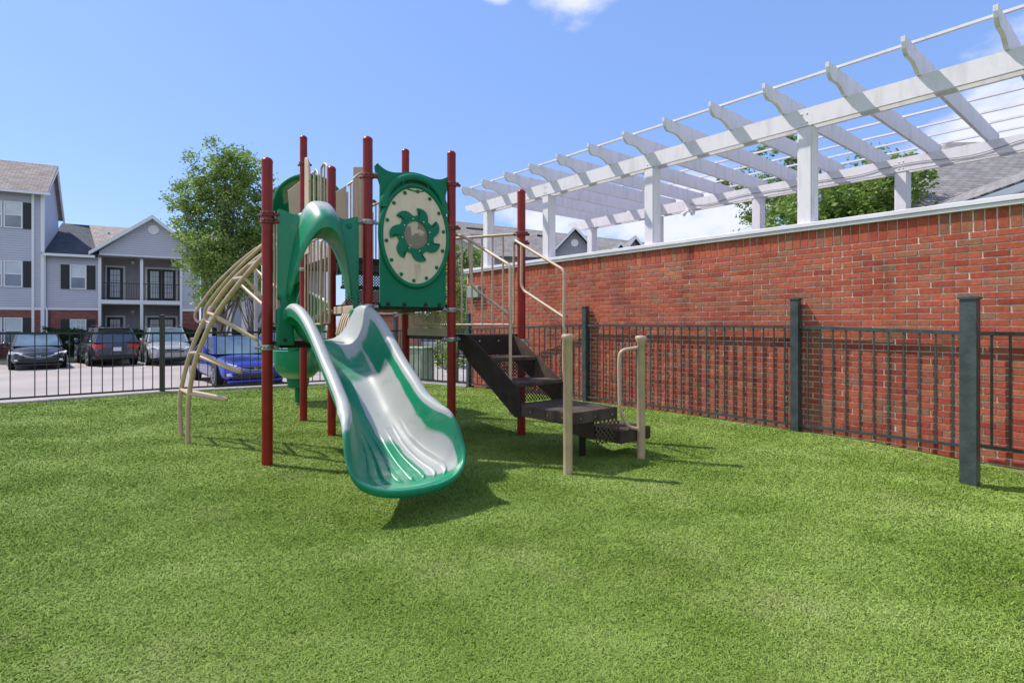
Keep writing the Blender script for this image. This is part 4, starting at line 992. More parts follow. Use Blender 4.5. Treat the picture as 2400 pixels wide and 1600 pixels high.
def gdoor(t0, t1, z0, z1, d=-1.7, n=1):
    mb = MB(); fbox(mb, t0-.09, t1+.09, z1, z1+.09, d-.02, d+.04); fbox(mb, t0-.09, t0, z0, z1, d-.02, d+.04); fbox(mb, t1, t1+.09, z0, z1, d-.02, d+.04); fr = O('door_frame', mb, M_wtrim, ba)
    w = (t1-t0)/n
    for i in range(n):
        a, b2 = t0+w*i+.01, t0+w*(i+1)-.01
        mb = MB(); fbox(mb, a, b2, z0, z1, d-.01, d+.03); dr = O('door', mb, M_doorg, ba)
        mb = MB(); fbox(mb, a+.13, b2-.13, z0+.2, z1-.12, d+.03, d+.045); O('pane', mb, M_wglass, dr)
        mb = MB(); 
        for q in (1, 2): x = a+.13+(b2-a-.26)*q/3; fbox(mb, x-.008, x+.008, z0+.2, z1-.12, d+.045, d+.05)
        for q in range(1, 5): z = z0+.2+(z1-z0-.32)*q/5; fbox(mb, a+.13, b2-.13, z-.008, z+.008, d+.045, d+.05)
        O('glazing_bar', mb, M_shut, dr)
for z in (2.66, -.05 if False else .02):
    gdoor(-2.13, -1.42, z, z+1.78); gdoor(-.35, .98, z, z+1.78, n=2)
mb = MB(); 
for z in (4.75, 1.9+.2): 
    mb.lathe([(.09, 0), (.09, .1), (.03, .14)], FB(-1.0, z, -1.7), 12, bn)
O('wall_light', mb, M_wtrim, ba, smooth=True)
for a, b2 in ((-2.18, -.55), (-.42, 1.24)):
    mb = MB(); fbox(mb, a, b2, 3.50, 3.54, -.08, -.05); fbox(mb, a, b2, 2.72, 2.75, -.08, -.05)
    k = a+.1
    while k < b2: fbox(mb, k-.008, k+.008, 2.75, 3.5, -.075, -.055); k += .105
    O('balcony_railing', mb, M_black, ba)
window(ba, -3.38, -2.83, 3.2, 4.3, -.02, 2); window(ba, -3.38, -2.83, .7, 1.62, -.02, 2, grid=(3, 4))
mb = MB(); mb.lathe([(.26, 0), (.26, .05), (.21, .05), (.20, .03)], FB(.03, 6.35, 0), 24, bn); 
for i in range(6): zz = 6.35-.15+i*.055; fbox(mb, .03-.16, .03+.16, zz, zz+.02, .02, .045)
O('gable_vent', mb, M_wtrim, ba)
# roofs
roof_quad('roof', [FB(-4.5, 4.85, .25), FB(-2.3, 4.85, .25), FB(-2.3, 6.75, -5), FB(-4.5, 7.05, -5)], M_shing_shade, ba)
roof_quad('roof', [FB(-2.3, 4.85, .2), FB(9.5, 4.85, .2), FB(9.5, 7.0, -5), FB(-3.3, 7.03, -5)], M_shing, ba)
roof_quad('roof', [FB(9.5, 4.85, -10), FB(-4.5, 4.85, -10), FB(-4.5, 7.02, -5), FB(9.5, 7.02, -5)], M_shing, ba)
for s, te in ((-1, -2.65), (1, 2.5)):
    roof_quad('gable_roof', [FB(te, 5.03, .35), FB(te, 5.03, -4), FB(0, 7.08, -4.0), FB(0, 7.08, .35)], M_shing, ba)
    mb = MB(); mb.prism([(te, 5.02), (0, 7.06), (0, 6.90), (te, 4.86)], lambda a, b, d: FB(a, b, d), .30, .37); O('fascia', mb, M_wtrim, ba)
    mb = MB(); mb.prism([(te, 4.90), (0, 6.94), (0, 6.90), (te, 4.86)], lambda a, b, d: FB(a, b, d), .0, .30); O('soffit', mb, M_wtrim, ba)
mb = MB(); fbox(mb, -4.45, -2.4, 4.72, 4.84, .25, .36); O('gutter', mb, M_wtrim, ba)
mb = MB(); mb.tube([FB(-4.32, 4.75, .3), FB(-4.38, 4.6, .08), FB(-4.38, 2.3, .08), FB(-4.30, 2.1, .1), FB(-4.30, -.3, .1)], .05, 8); O('downpipe', mb, M_wtrim, ba)
mb = MB(); mb.box(-2.1, -1.9, -3.0, -2.9, 0, .1, lambda a, b, c: FB(a, 6.02, b)+Vector((0, 0, c))); mb.tube([FB(-2.25, 6.1, -3.6), FB(-2.25, 6.5, -3.6)], .05, 8); O('roof_vent', mb, M_shut, ba)

# three-storey block at the frame edge
bb = thing('apartment_building', 'three storey lavender grey block with black shutters at the left edge', 'apartment building', tuple(FB(-7, .1)))
wallq('brick_base', -13, -4.42, -.4, 2.10, .12, M_brickd, bb, th=.3); wallq('siding_wall', -13, -4.42, 2.2, 7.75, .12, M_sid, bb, th=.3)
mb = MB(); mb.prism([(.1, 4.0), (.1, 7.7), (-2.0, 9.35), (-3.5, 7.2), (-3.5, 4.0)], lambda a, b, d: FB(-4.43+d, b, a), -.15, .0); mb.uv = [(0, 0)]*10; O('side_wall', mb, M_sid, bb)
mb = MB(); fbox(mb, -13, -4.42, 2.10, 2.2, .0, .16); fbox(mb, -4.52, -4.38, -.4, 7.7, .05, .17); fbox(mb, -4.86, -4.76, -.4, 7.7, .05, .17); O('trim', mb, M_wtrim, bb)
for z0, z1 in ((6.0, 7.15), (3.22, 4.37), (.55, 1.68)):
    window(bb, -5.82, -5.24, z0, z1, .12, 1); window(bb, -6.55, -5.97, z0, z1, .12, 0)
roof_quad('roof', [FB(-13.5, 7.72, .55), FB(-4.2, 7.72, .55), FB(-4.2, 9.55, -2), FB(-13.5, 9.55, -2)], M_shing, bb)
roof_quad('roof', [FB(-4.2, 7.0, -3.8), FB(-13.5, 7.0, -3.8), FB(-13.5, 9.55, -2), FB(-4.2, 9.55, -2)], M_shing, bb)
mb = MB(); mb.prism([(.55, 7.55), (.55, 7.69), (-2, 9.5), (-3.8, 6.97), (-3.8, 6.75), (-2, 9.28)], lambda a, b, d: FB(-4.2+d, b, a), -.06, 0); O('rake_board', mb, M_wtrim, bb)
mb = MB(); fbox(mb, -13.4, -4.1, 7.58, 7.70, .5, .62); O('gutter', mb, M_wtrim, bb)

# kerb, verge, hedge in front of the left block
FK = lambda t, z, d: B0+bu*t+bn*d+Vector((0, 0, z))
mb = MB(); mb.box(-25, 30, 4.9, 5.05, 0, 1, lambda a, b, c: FK(a, LOT-.05+c*.2, b)); tag(O('kerb', mb, M_conc, bevel=.02), kind='structure')
mb = MB(); mb.box(-25, 30, -12, 4.9, 0, 1, lambda a, b, c: FK(a, LOT-.05+c*.17, b)); tag(O('verge', mb, M_lawn), kind='structure')
mb = MB(); mb.box(-10, 9, .1, 2.2, 0, 1, lambda a, b, c: FK(a, LOT+.12+c*.03, b)); tag(O('mulch_bed', mb, M_soil), kind='structure')

# ------------------------------------------------------------------ foliage
def leaf_mesh(name, centers, sizes, mat, parent=None, aspect=.55):
    c = np.asarray(centers, np.float32); m = len(c); s = np.asarray(sizes, np.float32)[:, None]
    a = rng.normal(size=(m, 3)); a /= np.linalg.norm(a, axis=1)[:, None]; a[:, 2] *= .7
    b = rng.normal(size=(m, 3)); b -= a*np.sum(a*b, 1)[:, None]; b /= np.linalg.norm(b, axis=1)[:, None]
    V = np.stack([c-a*s*.5, c+b*s*aspect*.5, c+a*s*.5, c-b*s*aspect*.5], 1).astype(np.float32)
    if parent is not None: V -= np.array(world_of(parent).translation, np.float32)
    me = bpy.data.meshes.new(name); me.vertices.add(m*4); me.vertices.foreach_set('co', V.ravel())
    me.loops.add(m*4); me.loops.foreach_set('vertex_index', np.arange(m*4, dtype=np.int32)); me.polygons.add(m); me.polygons.foreach_set('loop_start', np.arange(0, m*4, 4, dtype=np.int32))
    me.update(calc_edges=True); me.materials.append(mat); o = bpy.data.objects.new(name, me); link(o, parent); return o
def tree(label, base, h, crown, nleaf, leafs, mat, stems=1, cat='tree', group=None, lean=.0, seed=1, trunk_r=.13, limbs=9):
    """crown: list of (dx, dy, z, rx, rz) clumps that together make an uneven outline"""
    rnd = random.Random(seed); root = thing('tree', label, cat, base, 0, group); B = Vector(base); mb = MB()
    for s in range(stems):
        ang = rnd.uniform(0, 6.28); st = B+Vector((math.cos(ang), math.sin(ang), 0))*(.12*(stems > 1)); topz = h*rnd.uniform(.78, .9)
        mid = st+Vector((rnd.uniform(-.25, .25), rnd.uniform(-.25, .25), topz*.5)); tp = st+Vector((rnd.uniform(-.7, .7)*stems**.5, rnd.uniform(-.5, .5), topz))
        pts = rounded([st-Vector((0, 0, .3)), st+Vector((0, 0, topz*.2)), mid, tp], 2); n = len(pts)
        mb.tube(pts, [trunk_r/(stems**.4)*(1-.85*i/n) for i in range(n)], 8)
        for k in range(limbs):
            i = int(n*rnd.uniform(.3, .85)); c = rnd.choice(crown); tgt = B+Vector((c[0]+rnd.uniform(-.4, .4)*c[3], c[1]+rnd.uniform(-.4, .4)*c[3], c[2]+rnd.uniform(-.3, .3)*c[4]))
            p0 = pts[i]; md = p0.lerp(tgt, .5)+Vector((rnd.uniform(-.2, .2), rnd.uniform(-.2, .2), -.1))
            br = rounded([p0, md, tgt], 2); mb.tube(br, [trunk_r*.32*(1-.85*j/len(br)) for j in range(len(br))], 6)
    O('trunk', mb, M_trunk, root, smooth=True)
    tot = sum(c[3]**2*c[4] for c in crown); P = []
    for dx, dy, z, rx, rz in crown:
        n = int(nleaf*rx*rx*rz/tot)
        # twig clusters inside each clump leave gaps
        nc = max(6, n//60); d = rng.normal(size=(nc, 3)); d /= np.linalg.norm(d, axis=1)[:, None]; d *= (rng.random((nc, 1))**.42)
        cc = d*np.array([rx, rx, rz])+np.array([dx, dy, z])
        idx = rng.integers(0, nc, n); q = cc[idx]+rng.normal(size=(n, 3))*np.array([.16, .16, .11])*(rx/1.2)**.5
        P.append(q)
    P = np.concatenate(P)+np.array([B.x, B.y, B.z])
    leaf_mesh('crown', P, rng.uniform(leafs*.6, leafs*1.3, len(P)), mat, root)
    return root
t1c = [(0, 0, 8.3, 1.35, 1.5), (-1.0, .2, 7.6, 1.2, 1.2), (1.2, -.1, 8.1, 1.15, 1.15), (-1.75, .1, 6.9, .8, .6), (-.7, .1, 6.2, 1.3, 1.2), (1.1, .2, 6.4, 1.5, 1.4), (.1, -.3, 5.0, 1.6, 1.1), (1.6, .1, 4.9, 1.2, 1.0), (-.9, .0, 4.6, 1.0, .9), (.2, .2, 3.7, 1.7, .9), (-.3, 0, 2.9, 1.1, .5), (2.2, .1, 7.1, .75, .9), (2.2, 0, 5.6, .9, .9)]
tree('tall leafy tree with yellow green crown beside the two storey apartment block', (-12.55, 24, -.4), 9.7, t1c, 40000, .135, M_leafA, stems=3, seed=3, trunk_r=.16, limbs=14)
tree('small multi stemmed tree growing behind the arch climber', (-12.9, 27.5, -.4), 5.6, [(0, 0, 4.6, 1.3, 1.0), (1.2, 0, 4.3, 1.0, .9), (-.8, 0, 3.7, .9, .6)], 4500, .14, M_leafB, stems=5, seed=5, trunk_r=.09, limbs=5)
tree('leafy tree behind the play structure near the brick wall end', (-3.2, 24, -.4), 6.0, [(0, 0, 4.9, 1.3, 1.1), (1.3, 0, 4.2, 1.2, 1.1), (-1.1, 0, 3.4, 1.1, 1.0), (.6, 0, 2.4, 1.7, 1.2)], 8000, .17, M_leafB, stems=2, seed=8, limbs=6)
tree('narrow leafy tree rising left of the brick wall end', (-1.75, 17.5, -.4), 4.5, [(0, 0, 3.1, .5, .8), (.1, 0, 2.0, .6, .8), (-.1, 0, 1.0, .6, .6)], 5000, .11, M_leafA, seed=11, trunk_r=.06, limbs=4)
tree('broad green tree behind the pergola left of the grey roof', (8.9, 15.5, -.4), 7.0, [(0, 0, 4.7, 1.5, 1.3), (1.5, .3, 5.5, 1.35, 1.3), (2.2, .6, 6.1, .85, .65), (-1.4, 0, 4.1, 1.0, 1.0), (-2.3, 0, 3.9, .5, .6), (1.5, 0, 4.2, 1.3, 1.3), (.2, 0, 3.2, 2.1, 1.2)], 30000, .15, M_leafB, seed=13, limbs=12)
tree('taller tree with sparse crown behind the middle pergola post', (11.8, 24, -.4), 10.8, [(0, 0, 9.6, .9, .8), (-1.2, 0, 8.9, .8, .7), (.9, 0, 8.6, .9, .8), (-2.3, 0, 8.1, .8, .5), (-1, 0, 7.2, 1.6, 1.2)], 5000, .17, M_leafB, seed=17, limbs=9)
def hedge(label, F, t0, t1, d0, d1, z0, z1, n, leafs, mat=None):
    root = thing('hedge', label, 'hedge', tuple(F((t0+t1)/2, z0, (d0+d1)/2)))
    t = rng.uniform(t0, t1, n); d = rng.uniform(d0, d1, n); z = rng.uniform(z0, z1, n)
    shell = rng.integers(0, 3, n); z = np.where(shell == 0, z1+rng.normal(0, .05, n)+.07*np.sin(t*2.3)+.05*np.sin(t*5.1), z); d = np.where(shell == 1, d1+rng.normal(0, .06, n), d)
    P = [F(float(a), float(b), float(c)) for a, b, c in zip(t, z, d)]
    leaf_mesh('foliage', P, rng.uniform(leafs*.6, leafs*1.3, n), mat or M_hedge, root)
    mb = MB(); mb.box(t0+.1, t1-.1, d0+.1, d1-.15, z0, z1-.12, lambda a, b, c: F(a, c, b)); O('woody_core', mb, material('hedge_core', (.008, .014, .006), .9), root)
hedge('clipped dark green hedge below the balconies of the left block', FK, -4.6, 6.5, .7, 1.8, -.3, 1.10, 14000, .15)
hedge('low dark shrub row in front of the three storey block', FK, -11.0, -6.6, .8, 1.7, -.3, .7, 4500, .15)
FI = lambda a, b, c: Vector((a, c, b))
hedge('dark hedge beyond the parking lot behind the steps', FI, -4.2, 1.4, 33.5, 35, -.4, 1.3, 7000, .2, M_leafB)
hedge('pale green bushes beyond the car park behind the slide', FI, -9.5, -4.6, 33, 35, -.4, 1.7, 7000, .2, M_leafA)

# ------------------------------------------------------------------ cars
def car(label, loc, ang, paint, kind='sedan', front_detail='arc', W=1.80, L=4.6, group=None):
    """local x forward, y left; ang = heading of +x in degrees"""
    suv = kind == 'suv'; H = 1.68 if suv else 1.44; wb = .31 if suv else .31; wr = .36 if suv else .325
    root = thing('parked_car', label, 'car', loc, R(ang), group); hl = L/2; hw = W/2
    belt = 1.02 if suv else .93; hood = .98 if suv else .86; clr = .24 if suv else .18
    # (x, top z, half width, bottom z)
    S = [(-hl, .80, hw*.80, .45), (-hl+.05, belt-.06, hw*.88, .32), (-hl+.22, belt+.02, hw*.95, clr+.02), (-1.5, belt+.03, hw, clr), (-.6, belt, hw, clr), (.4, belt-.01, hw, clr), (hl-1.35, hood+.03, hw, clr), (hl-.7, hood-.04, hw*.98, clr),
         (hl-.28, hood-.14, hw*.93, clr+.02), (hl-.08, hood-.24, hw*.84, clr+.04), (hl, hood-.36, hw*.70, clr+.14)]
    def ring(x, zt, w, zb):
        m = (zt+zb)/2; pr = [(0, zb), (w*.85, zb), (w*.97, zb+.10), (w, m), (w*.985, zt-.14), (w*.90, zt-.03), (w*.55, zt+.015), (0, zt+.03)]
        return [(x, y, z) for y, z in pr]+[(x, -y, z) for y, z in pr[::-1][1:-1]]
    rows = [ring(*s_) for s_ in S]; mb = MB(); rows = [r_+[r_[0]] for r_ in rows]; mb.grid(rows); n = len(rows[0])-1
    mb.add([p for p in rows[0][:-1]], [tuple(range(n))]); mb.add([p for p in rows[-1][:-1]], [tuple(range(n))])
    bo = O('body', mb, paint, root, local=True, smooth=50, sub=1)
    # greenhouse
    if suv: g = [(-hl+.12, -hl+.62), (hl-1.45, hl-2.25)]
    else: g = [(-hl+.55, -hl+1.25), (hl-1.3, hl-2.05)]
    xb0, xt0 = g[0]; xb1, xt1 = g[1]; yb = hw*.93; yt = hw*.70; zt = H
    P = {'rb': (xb0, yb*.92, belt), 'rt': (xt0, yt*.95, zt-.05), 'fb': (xb1, yb*.93, belt-.02), 'ft': (xt1, yt, zt-.04)}
    def q(a, b, c, d, name, mat, off=0):
        mb = MB(); mb.add([a, b, c, d], [(0, 1, 2, 3)]); return O(name, mb, mat, root, local=True, fixn=True, solid=.012)
    mir = lambda p: (p[0], -p[1], p[2])
    q(P['fb'], mir(P['fb']), mir(P['ft']), P['ft'], 'windscreen', M_wshield)
    q(P['rb'], mir(P['rb']), mir(P['rt']), P['rt'], 'rear_window', M_cglass)
    for f in (lambda p: p, mir): q(f(P['rb']), f(P['fb']), f(P['ft']), f(P['rt']), 'side_window', M_cglass)
    mb = MB(); rows = []
    for x, zz, ww in ((xt0-.12, zt-.11, yt*.95), (xt0+.05, zt-.03, yt*1.0), ((xt0+xt1)/2, zt+.01, yt*1.02), (xt1-.05, zt-.02, yt*1.0), (xt1+.10, zt-.085, yt*.98)):
        rows.append([(x, y*ww, zz-.045*abs(y)**3-.02*(abs(y) > .99)) for y in (-1.03, -1, -.8, -.4, 0, .4, .8, 1, 1.03)])
    mb.grid(rows); O('roof', mb, paint, root, local=True, smooth=60, solid=.04)
    for f in (lambda p: Vector(p), lambda p: Vector(mir(p))):
        rb, fb, rt, ft = (Vector(P[k]) for k in ('rb', 'fb', 'rt', 'ft'))
        bars = [(fb, ft, .07, .05), (rb, rt, .12 if suv else .09, .05), (rb.lerp(fb, .5), rt.lerp(ft, .45), .07, .03)]
        if suv: bars.append((rb.lerp(fb, .2), rt.lerp(ft, .1), .1, .03))
        for a, b2, w_, h_ in bars: mb = MB(); mb.beam(f(a), f(b2), w_, h_); O('pillar', mb, paint, root, local=True)
    for s in (1, -1):
        for x in (hl-.88, -hl+.98):
            mb = MB(); mb.lathe([(wr+.055, 0), (wr+.055, .012)], (x, s*(hw-.012), wr+.02), 24, (0, s, 0)); O('wheel_arch', mb, M_dplas, root, local=True)
            mb = MB(); mb.lathe([(wr*.6, -.2), (wr-.02, -.2), (wr, -.17), (wr, -.03), (wr-.03, 0), (wr*.68, .002)], (x, s*(hw+.005), wr), 24, (0, s, 0)); w = O('wheel', mb, M_rubber, root, local=True, smooth=True)
            mb = MB(); mb.lathe([(wr*.66, 0), (wr*.66, .006), (wr*.60, .002)], (x, s*(hw+.006), wr), 20, (0, s, 0))
            for k in range(5):
                a = 2*math.pi*k/5; mb.beam((x, s*(hw+.012), wr), (x+wr*.62*math.cos(a), s*(hw+.012), wr+wr*.62*math.sin(a)), .016, .07, (0, s, .001))
            o = O('rim', mb, M_rim, w, local=True)
        mb = MB(); mb.lathe([(.02, -.12), (.09, -.08), (.11, 0), (.09, .06), (.02, .08)], (xb1-.22, s*(hw+.10), belt+.06), 12, (0, s, 0)); O('mirror', mb, paint, root, local=True, smooth=True)
        mb = MB(); x = hl-.17
        mb.add([(x+.10, s*hw*.60, hood-.29), (x-.22, s*hw*.985, hood-.23), (x-.30, s*hw*.99, hood-.13), (x-.0, s*hw*.84, hood-.165), (x+.11, s*hw*.56, hood-.235)], [(0, 1, 2, 3, 4)])
        O('headlight', mb, M_lamp, root, local=True, solid=.05)
        mb = MB(); x = -hl+.02
        if suv: mb.add([(x-.02, s*hw*.42, belt-.19), (x+.0, s*hw*.86, belt-.25), (x+.20, s*hw*.985, belt-.15), (x+.22, s*hw*.965, belt-.05), (x+.0, s*hw*.80, belt-.06), (x-.02, s*hw*.44, belt-.09)], [tuple(range(6))])
        else: mb.add([(x, s*hw*.5, belt-.2), (x+.02, s*hw*.86, belt-.2), (x+.17, s*hw*.97, belt-.12), (x+.15, s*hw*.93, belt-.04), (x, s*hw*.55, belt-.06)], [tuple(range(5))])
        O('taillight', mb, M_red, root, local=True, solid=.06)
        mb = MB(); mb.box(-hl-.03, -hl+.03, s*hw*.76-.03, s*hw*.76+.03, .42, .54); O('reflector', mb, M_red, root, local=True)
        mb = MB(); mb.box(hl-.09, hl-.02, s*hw*.72-.09, s*hw*.72+.09, .36, .43); O('fog_lamp', mb, M_lamp, root, local=True)
    mb = MB(); mb.box(hl-.10, hl+.012, -hw*.5, hw*.5, hood-.40, hood-.26); mb.box(hl-.10, hl+.005, -hw*.62, hw*.62, .27, .40); O('grille', mb, M_dplas, root, local=True, bevel=.02)
    mb = MB(); pts = [(hl+.015, y*hw*.56, hood-.27-.10*(1-y*y)+.01) for y in np.linspace(-1, 1, 13)]; mb.tube(pts, .018, 6)
    if front_detail == 'arc': mb.tube([(p[0]-.003, p[1], p[2]-.05) for p in pts[1:-1]], .010, 6)
    if front_detail == 'bars': mb.tube([(hl+.0, y*hw*.9, .36+.03*abs(y)) for y in np.linspace(-1, 1, 9)], .02, 6)
    O('chrome_trim', mb, M_chrome, root, local=True)
    mb = MB(); z = hood-.315; x = hl+.03
    mb.beam((x, -.045, z-.035), (x, -.055, z+.045), .012, .014); mb.beam((x, .045, z-.035), (x, .055, z+.045), .012, .014); mb.beam((x, -.045, z), (x, .045, z), .012, .014); O('emblem', mb, M_chrome, root, local=True)
    mb = MB(); mb.box(-hl-.022, -hl+.02, -.16, .16, belt-.36, belt-.20); O('licence_plate', mb, M_plate, root, local=True)
    mb = MB(); mb.box(-hl-.03, -hl+.2, -hw*.86, hw*.86, .30, .50); mb.box(hl-.25, hl-.05, -hw*.80, hw*.80, clr-.03, clr+.06); O('bumper', mb, M_dplas if suv else paint, root, local=True, bevel=.04)
    if suv:
        mb = MB()
        for s in (1, -1): mb.tube([(xt0+.1, s*yt*.9, zt+.02), (xt0+.2, s*yt*.92, zt+.07), (xt1-.3, s*yt*.92, zt+.07), (xt1-.1, s*yt*.9, zt+.02)], .018, 6)
        O('roof_rail', mb, M_dplas, root, local=True)
        mb = MB(); mb.box(xt0-.2, xt0+.05, -yt*.9, yt*.9, zt-.06, zt-.03); O('spoiler', mb, paint, root, local=True)
    return root
def paint(n, c, metal=.5): return material(n, c, .25, metal, coat=.8)
P_blk = paint('black_car_paint', (.018, .018, .022)); P_gry = paint('graphite_car_paint', (.085, .085, .10)); P_wht = paint('silver_white_paint', (.40, .385, .375), .3)
P_blu = paint('blue_car_paint', (.03, .05, .36)); P_sil = paint('pale_silver_paint', (.48, .50, .53), .4); P_gld = paint('pearl_paint', (.6, .6, .6), .2)
car('black sedan parked facing the playground at the far left', (-20.3, 23.7, LOT), -48, P_blk)
car('graphite station wagon seen from behind with red tail lights', (-18.75, 25.6, LOT), 136, P_gry, 'suv', W=1.80, L=4.6)
car('pale silver crossover facing the fence behind the black post', (-16.35, 26.2, LOT), -52, P_wht, 'suv', 'bars')
car('bright blue sedan parked close behind the arch climber', (-8.72, 17.44, LOT), -50, P_blu, L=4.7)
car('light silver sedan parked side on behind the utility cabinet', (-3.9, 31.5, LOT), 4, P_sil, L=4.9)
car('white sedan half hidden behind the front left red post', (-10.4, 25.0, LOT), -55, P_gld)
# parking bay lines
M_line = material('white_line_paint', (.62, .60, .58), .8, c2=(.45, .42, .40), nscale=8)
for t in (-11, -8.2, -5.4, -2.6, .2, 3.0):
    mb = MB(); mb.box(t, t+.11, 5.3, 10.2, 0, .004, lambda a, b, c: FK(a, LOT+.004+c, b)); tag(O('parking_line', mb, M_line), kind='structure')
mb = MB(); mb.box(-.15, .15, -.2, .2, 0, .004, lambda a, b, c: Vector((-9.6+a, 13.6+b, LOT+.004+c))); tag(O('paving_patch', mb, M_line), kind='structure')

# utility cabinet behind the fence
uc = thing('utility_cabinet', 'pale green utility cabinet standing behind the fence', 'utility cabinet', (-2.95, 17.6, LOT), R(-25))
mb = MB(); mb.box(-.38, .38, -.32, .32, 0, 1.02); O('housing', mb, M_boxg, uc, local=True, bevel=.03)
mb = MB(); mb.box(-.30, .30, -.345, -.32, .1, .85); O('door_panel', mb, M_boxg, uc, local=True, bevel=.01)
mb = MB(); mb.box(-.42, .42, -.36, .36, 1.02, 1.08); O('lid', mb, M_boxg, uc, local=True, bevel=.02)
# pole
mb = MB(); mb.tube([(-9.6, 20.8, LOT), (-9.6, 20.8, 3.4)], .07, 10); tag(O('utility_pole', mb, M_conc, smooth=True), 'grey pole rising behind the blue sedan', 'pole')
for i, x in enumerate((-15.3, -14.3, -13.5)):
    mb = MB(); mb.box(x-.1, x+.1, 27.9, 28.1, LOT, 2.6); tag(O('timber_post', mb, M_wtrim), ['white post under the tall tree, nearest the apartment block', 'white post under the tall tree, middle one of three', 'white post under the tall tree, nearest the play structure'][i], 'post')

# ------------------------------------------------------------------ buildings behind
# orange roofed house glimpsed under the climber
hb = thing('house', 'pale house with orange brown roof glimpsed under the small tree', 'house', (-21, 46, -.4))
mb = MB(); mb.box(-24.5, -18, 46, 52, -.5, 2.6); O('wall', mb, material('pale_render', (.55, .50, .50), .8), hb)
roof_quad('roof', [(-25, 45.5, 2.5), (-17.5, 45.5, 2.5), (-17.5, 49, 5.2), (-25, 49, 5.2)], shingles('orange_shingles', (.45, .27, .13), (.55, .36, .2)), hb)
for x in (-23.5, -21.8, -20.1):
    mb = MB(); mb.box(x, x+.6, 45.94, 46.0, .6, 2.0); O('window', mb, material('brown_shutter', (.2, .06, .03), .6), hb)
bh = thing('brick_house', 'low brick building beyond the parking lot behind the slide', 'house', (-6.5, 30, -.4))
mb = MB(); mb.box(-8.6, -5.0, 28, 34, -.5, 2.0); mb.uv = [(v[0]+v[1], v[2]) for v in mb.v]; O('wall', mb, brick_tex('orange_brick', (.36, .13, .07), (.44, .19, .1), (.4, .33, .27)), bh)
roof_quad('roof', [(-8.9, 27.6, 1.9), (-5.9, 27.6, 1.9), (-6.5, 31, 3.3), (-8.9, 31, 3.3)], shingles('maroon_shingles', (.12, .05, .045), (.17, .07, .06)), bh)

# long grey apartment block behind the pergola
bc = thing('apartment_building', 'long grey apartment block with small gables behind the pergola', 'apartment building', (2, 46, -.4))
GW = siding('grey_siding', (.34, .35, .385))
mb = MB(); mb.box(-3.2, 14, 46, 56, -.5, 7.3); O('siding_wall', mb, GW, bc)
roof_quad('roof', [(-5.0, 45.4, 7.15), (15, 45.4, 6.6), (15, 50.5, 8.6), (-5.5, 50.5, 10.9)], M_shingg, bc)
def bgable(x0, x1, y, ze, za, root, depth=4):
    xm = (x0+x1)/2
    mb = MB(); mb.prism([(x0+.3, -.4), (x1-.3, -.4), (x1-.3, ze), (xm, za-.35), (x0+.3, ze)], lambda a, b, d: Vector((a, y-d, b)), 0, .2); O('gable_wall', mb, GW, root)
    for xa in (x0, x1):
        roof_quad('gable_roof', [(xa, y-.7, ze), (xa, y+depth, ze), (xm, y+depth, za), (xm, y-.7, za)], M_shingg, root, .1)
        mb = MB(); mb.prism([(xa, ze-.02), (xm, za-.02), (xm, za-.28), (xa, ze-.28)], lambda a, b, d: Vector((a, y-.7-d, b)), 0, .08); O('fascia', mb, M_wtrim, root)
    mb = MB(); mb.lathe([(.3, 0), (.3, .06)], (xm, y-.2, za-1.3), 20, (0, -1, 0)); O('gable_vent', mb, M_wtrim, root)
bgable(2.9, 7.1, 44.5, 7.0, 9.25, bc); bgable(7.8, 9.6, 45, 7.05, 8.1, bc, 3); bgable(8.8, 11.2, 45.5, 7.1, 8.65, bc, 3)
FG = lambda t, z, d: Vector((t, 46-d, z))
for x in (-1.35, 1.2):
    for k in (0, 1):
        mb = MB(); fbox(mb, x+k*.95, x+k*.95+.85, 4.4, 6.0, .0, .06, FG); w = O('window', mb, M_wtrim, bc)
        mb = MB(); fbox(mb, x+k*.95+.08, x+k*.95+.77, 4.48, 5.92, .06, .08, FG); O('pane', mb, M_wglass, w)
    for a in (x-.42, x+1.86):
        mb = MB(); fbox(mb, a, a+.36, 4.35, 6.05, 0, .05, FG); O('shutter', mb, M_shut, bc)
mb = MB(); mb.tube([(-4.0, 48.6, 9.9), (-2.4, 48.6, 9.75)], .09, 6); mb.tube([(2.2, 48.6, 9.25), (3.8, 48.6, 9.05)], .09, 6); O('ridge_vent', mb, M_shut, bc)
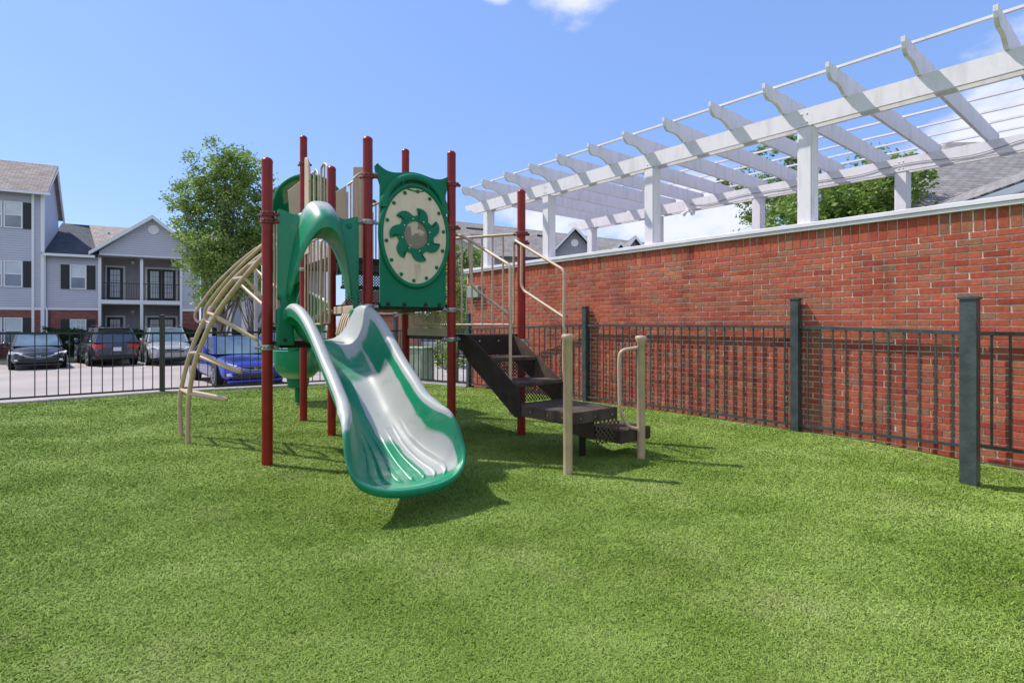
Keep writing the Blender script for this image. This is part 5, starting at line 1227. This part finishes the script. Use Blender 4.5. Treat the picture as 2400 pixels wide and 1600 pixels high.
bw = thing('apartment_building', 'white sided gable end seen beside the right red post', 'apartment building', (-3, 40, -.4))
mb = MB(); mb.prism([(-5.2, -.5), (-1.9, -.5), (-1.9, 6.55), (-4.4, 8.0), (-5.2, 8.0)], lambda a, b, d: Vector((a, 40+d, b)), 0, 2); O('siding_wall', mb, M_sidw, bw)
mb = MB(); mb.prism([(-4.7, 8.35), (-1.5, 6.45), (-1.5, 6.25), (-4.7, 8.15)], lambda a, b, d: Vector((a, 39.4+d, b)), 0, .6); O('rake_board', mb, M_wtrim, bw)
mb = MB(); fbox(mb, -2.9, -2.2, 4.6, 6.1, 0, .05, lambda a, b, c: Vector((a, 40-c, b))); w = O('window', mb, M_wtrim, bw)
mb = MB(); fbox(mb, -2.82, -2.28, 4.68, 6.02, .05, .07, lambda a, b, c: Vector((a, 40-c, b))); O('pane', mb, M_glass, w)

# grey roofed house behind the pergola on the right
hr = thing('house', 'house with big grey shingle roof behind the right end of the pergola', 'house', (14, 18, -.4))
mb = MB(); mb.box(11.3, 30, 15.6, 25, -.4, 4.55); O('siding_wall', mb, M_sid, hr)
roof_quad('roof', [(10.75, 15, 4.45), (31, 15, 4.45), (31, 20, 8.15), (15.7, 20, 7.95)], M_shingg, hr)
roof_quad('roof', [(10.75, 25, 4.45), (10.75, 15, 4.45), (15.7, 20, 7.95)], M_shingg, hr)
mb = MB(); mb.prism([(9.6, 3.2), (16, 3.2), (16, 6.05), (9.6, 3.98)], lambda a, b, d: Vector((a, 12.3+d, b)), 0, 2.8); O('gable_wall', mb, M_sid, hr)
mb = MB(); mb.prism([(9.35, 3.86), (16, 6.25), (16, 6.06), (9.35, 3.68)], lambda a, b, d: Vector((a, 11.9+d, b)), 0, .06); mb.prism([(9.4, 3.70), (16, 6.08), (16, 6.04), (9.4, 3.66)], lambda a, b, d: Vector((a, 11.96+d, b)), 0, .4); O('rake_board', mb, M_wtrim, hr)
roof_quad('roof', [(9.35, 11.9, 3.9), (9.35, 15.2, 3.9), (16, 15.2, 6.29), (16, 11.9, 6.29)], M_shingg, hr, .05)
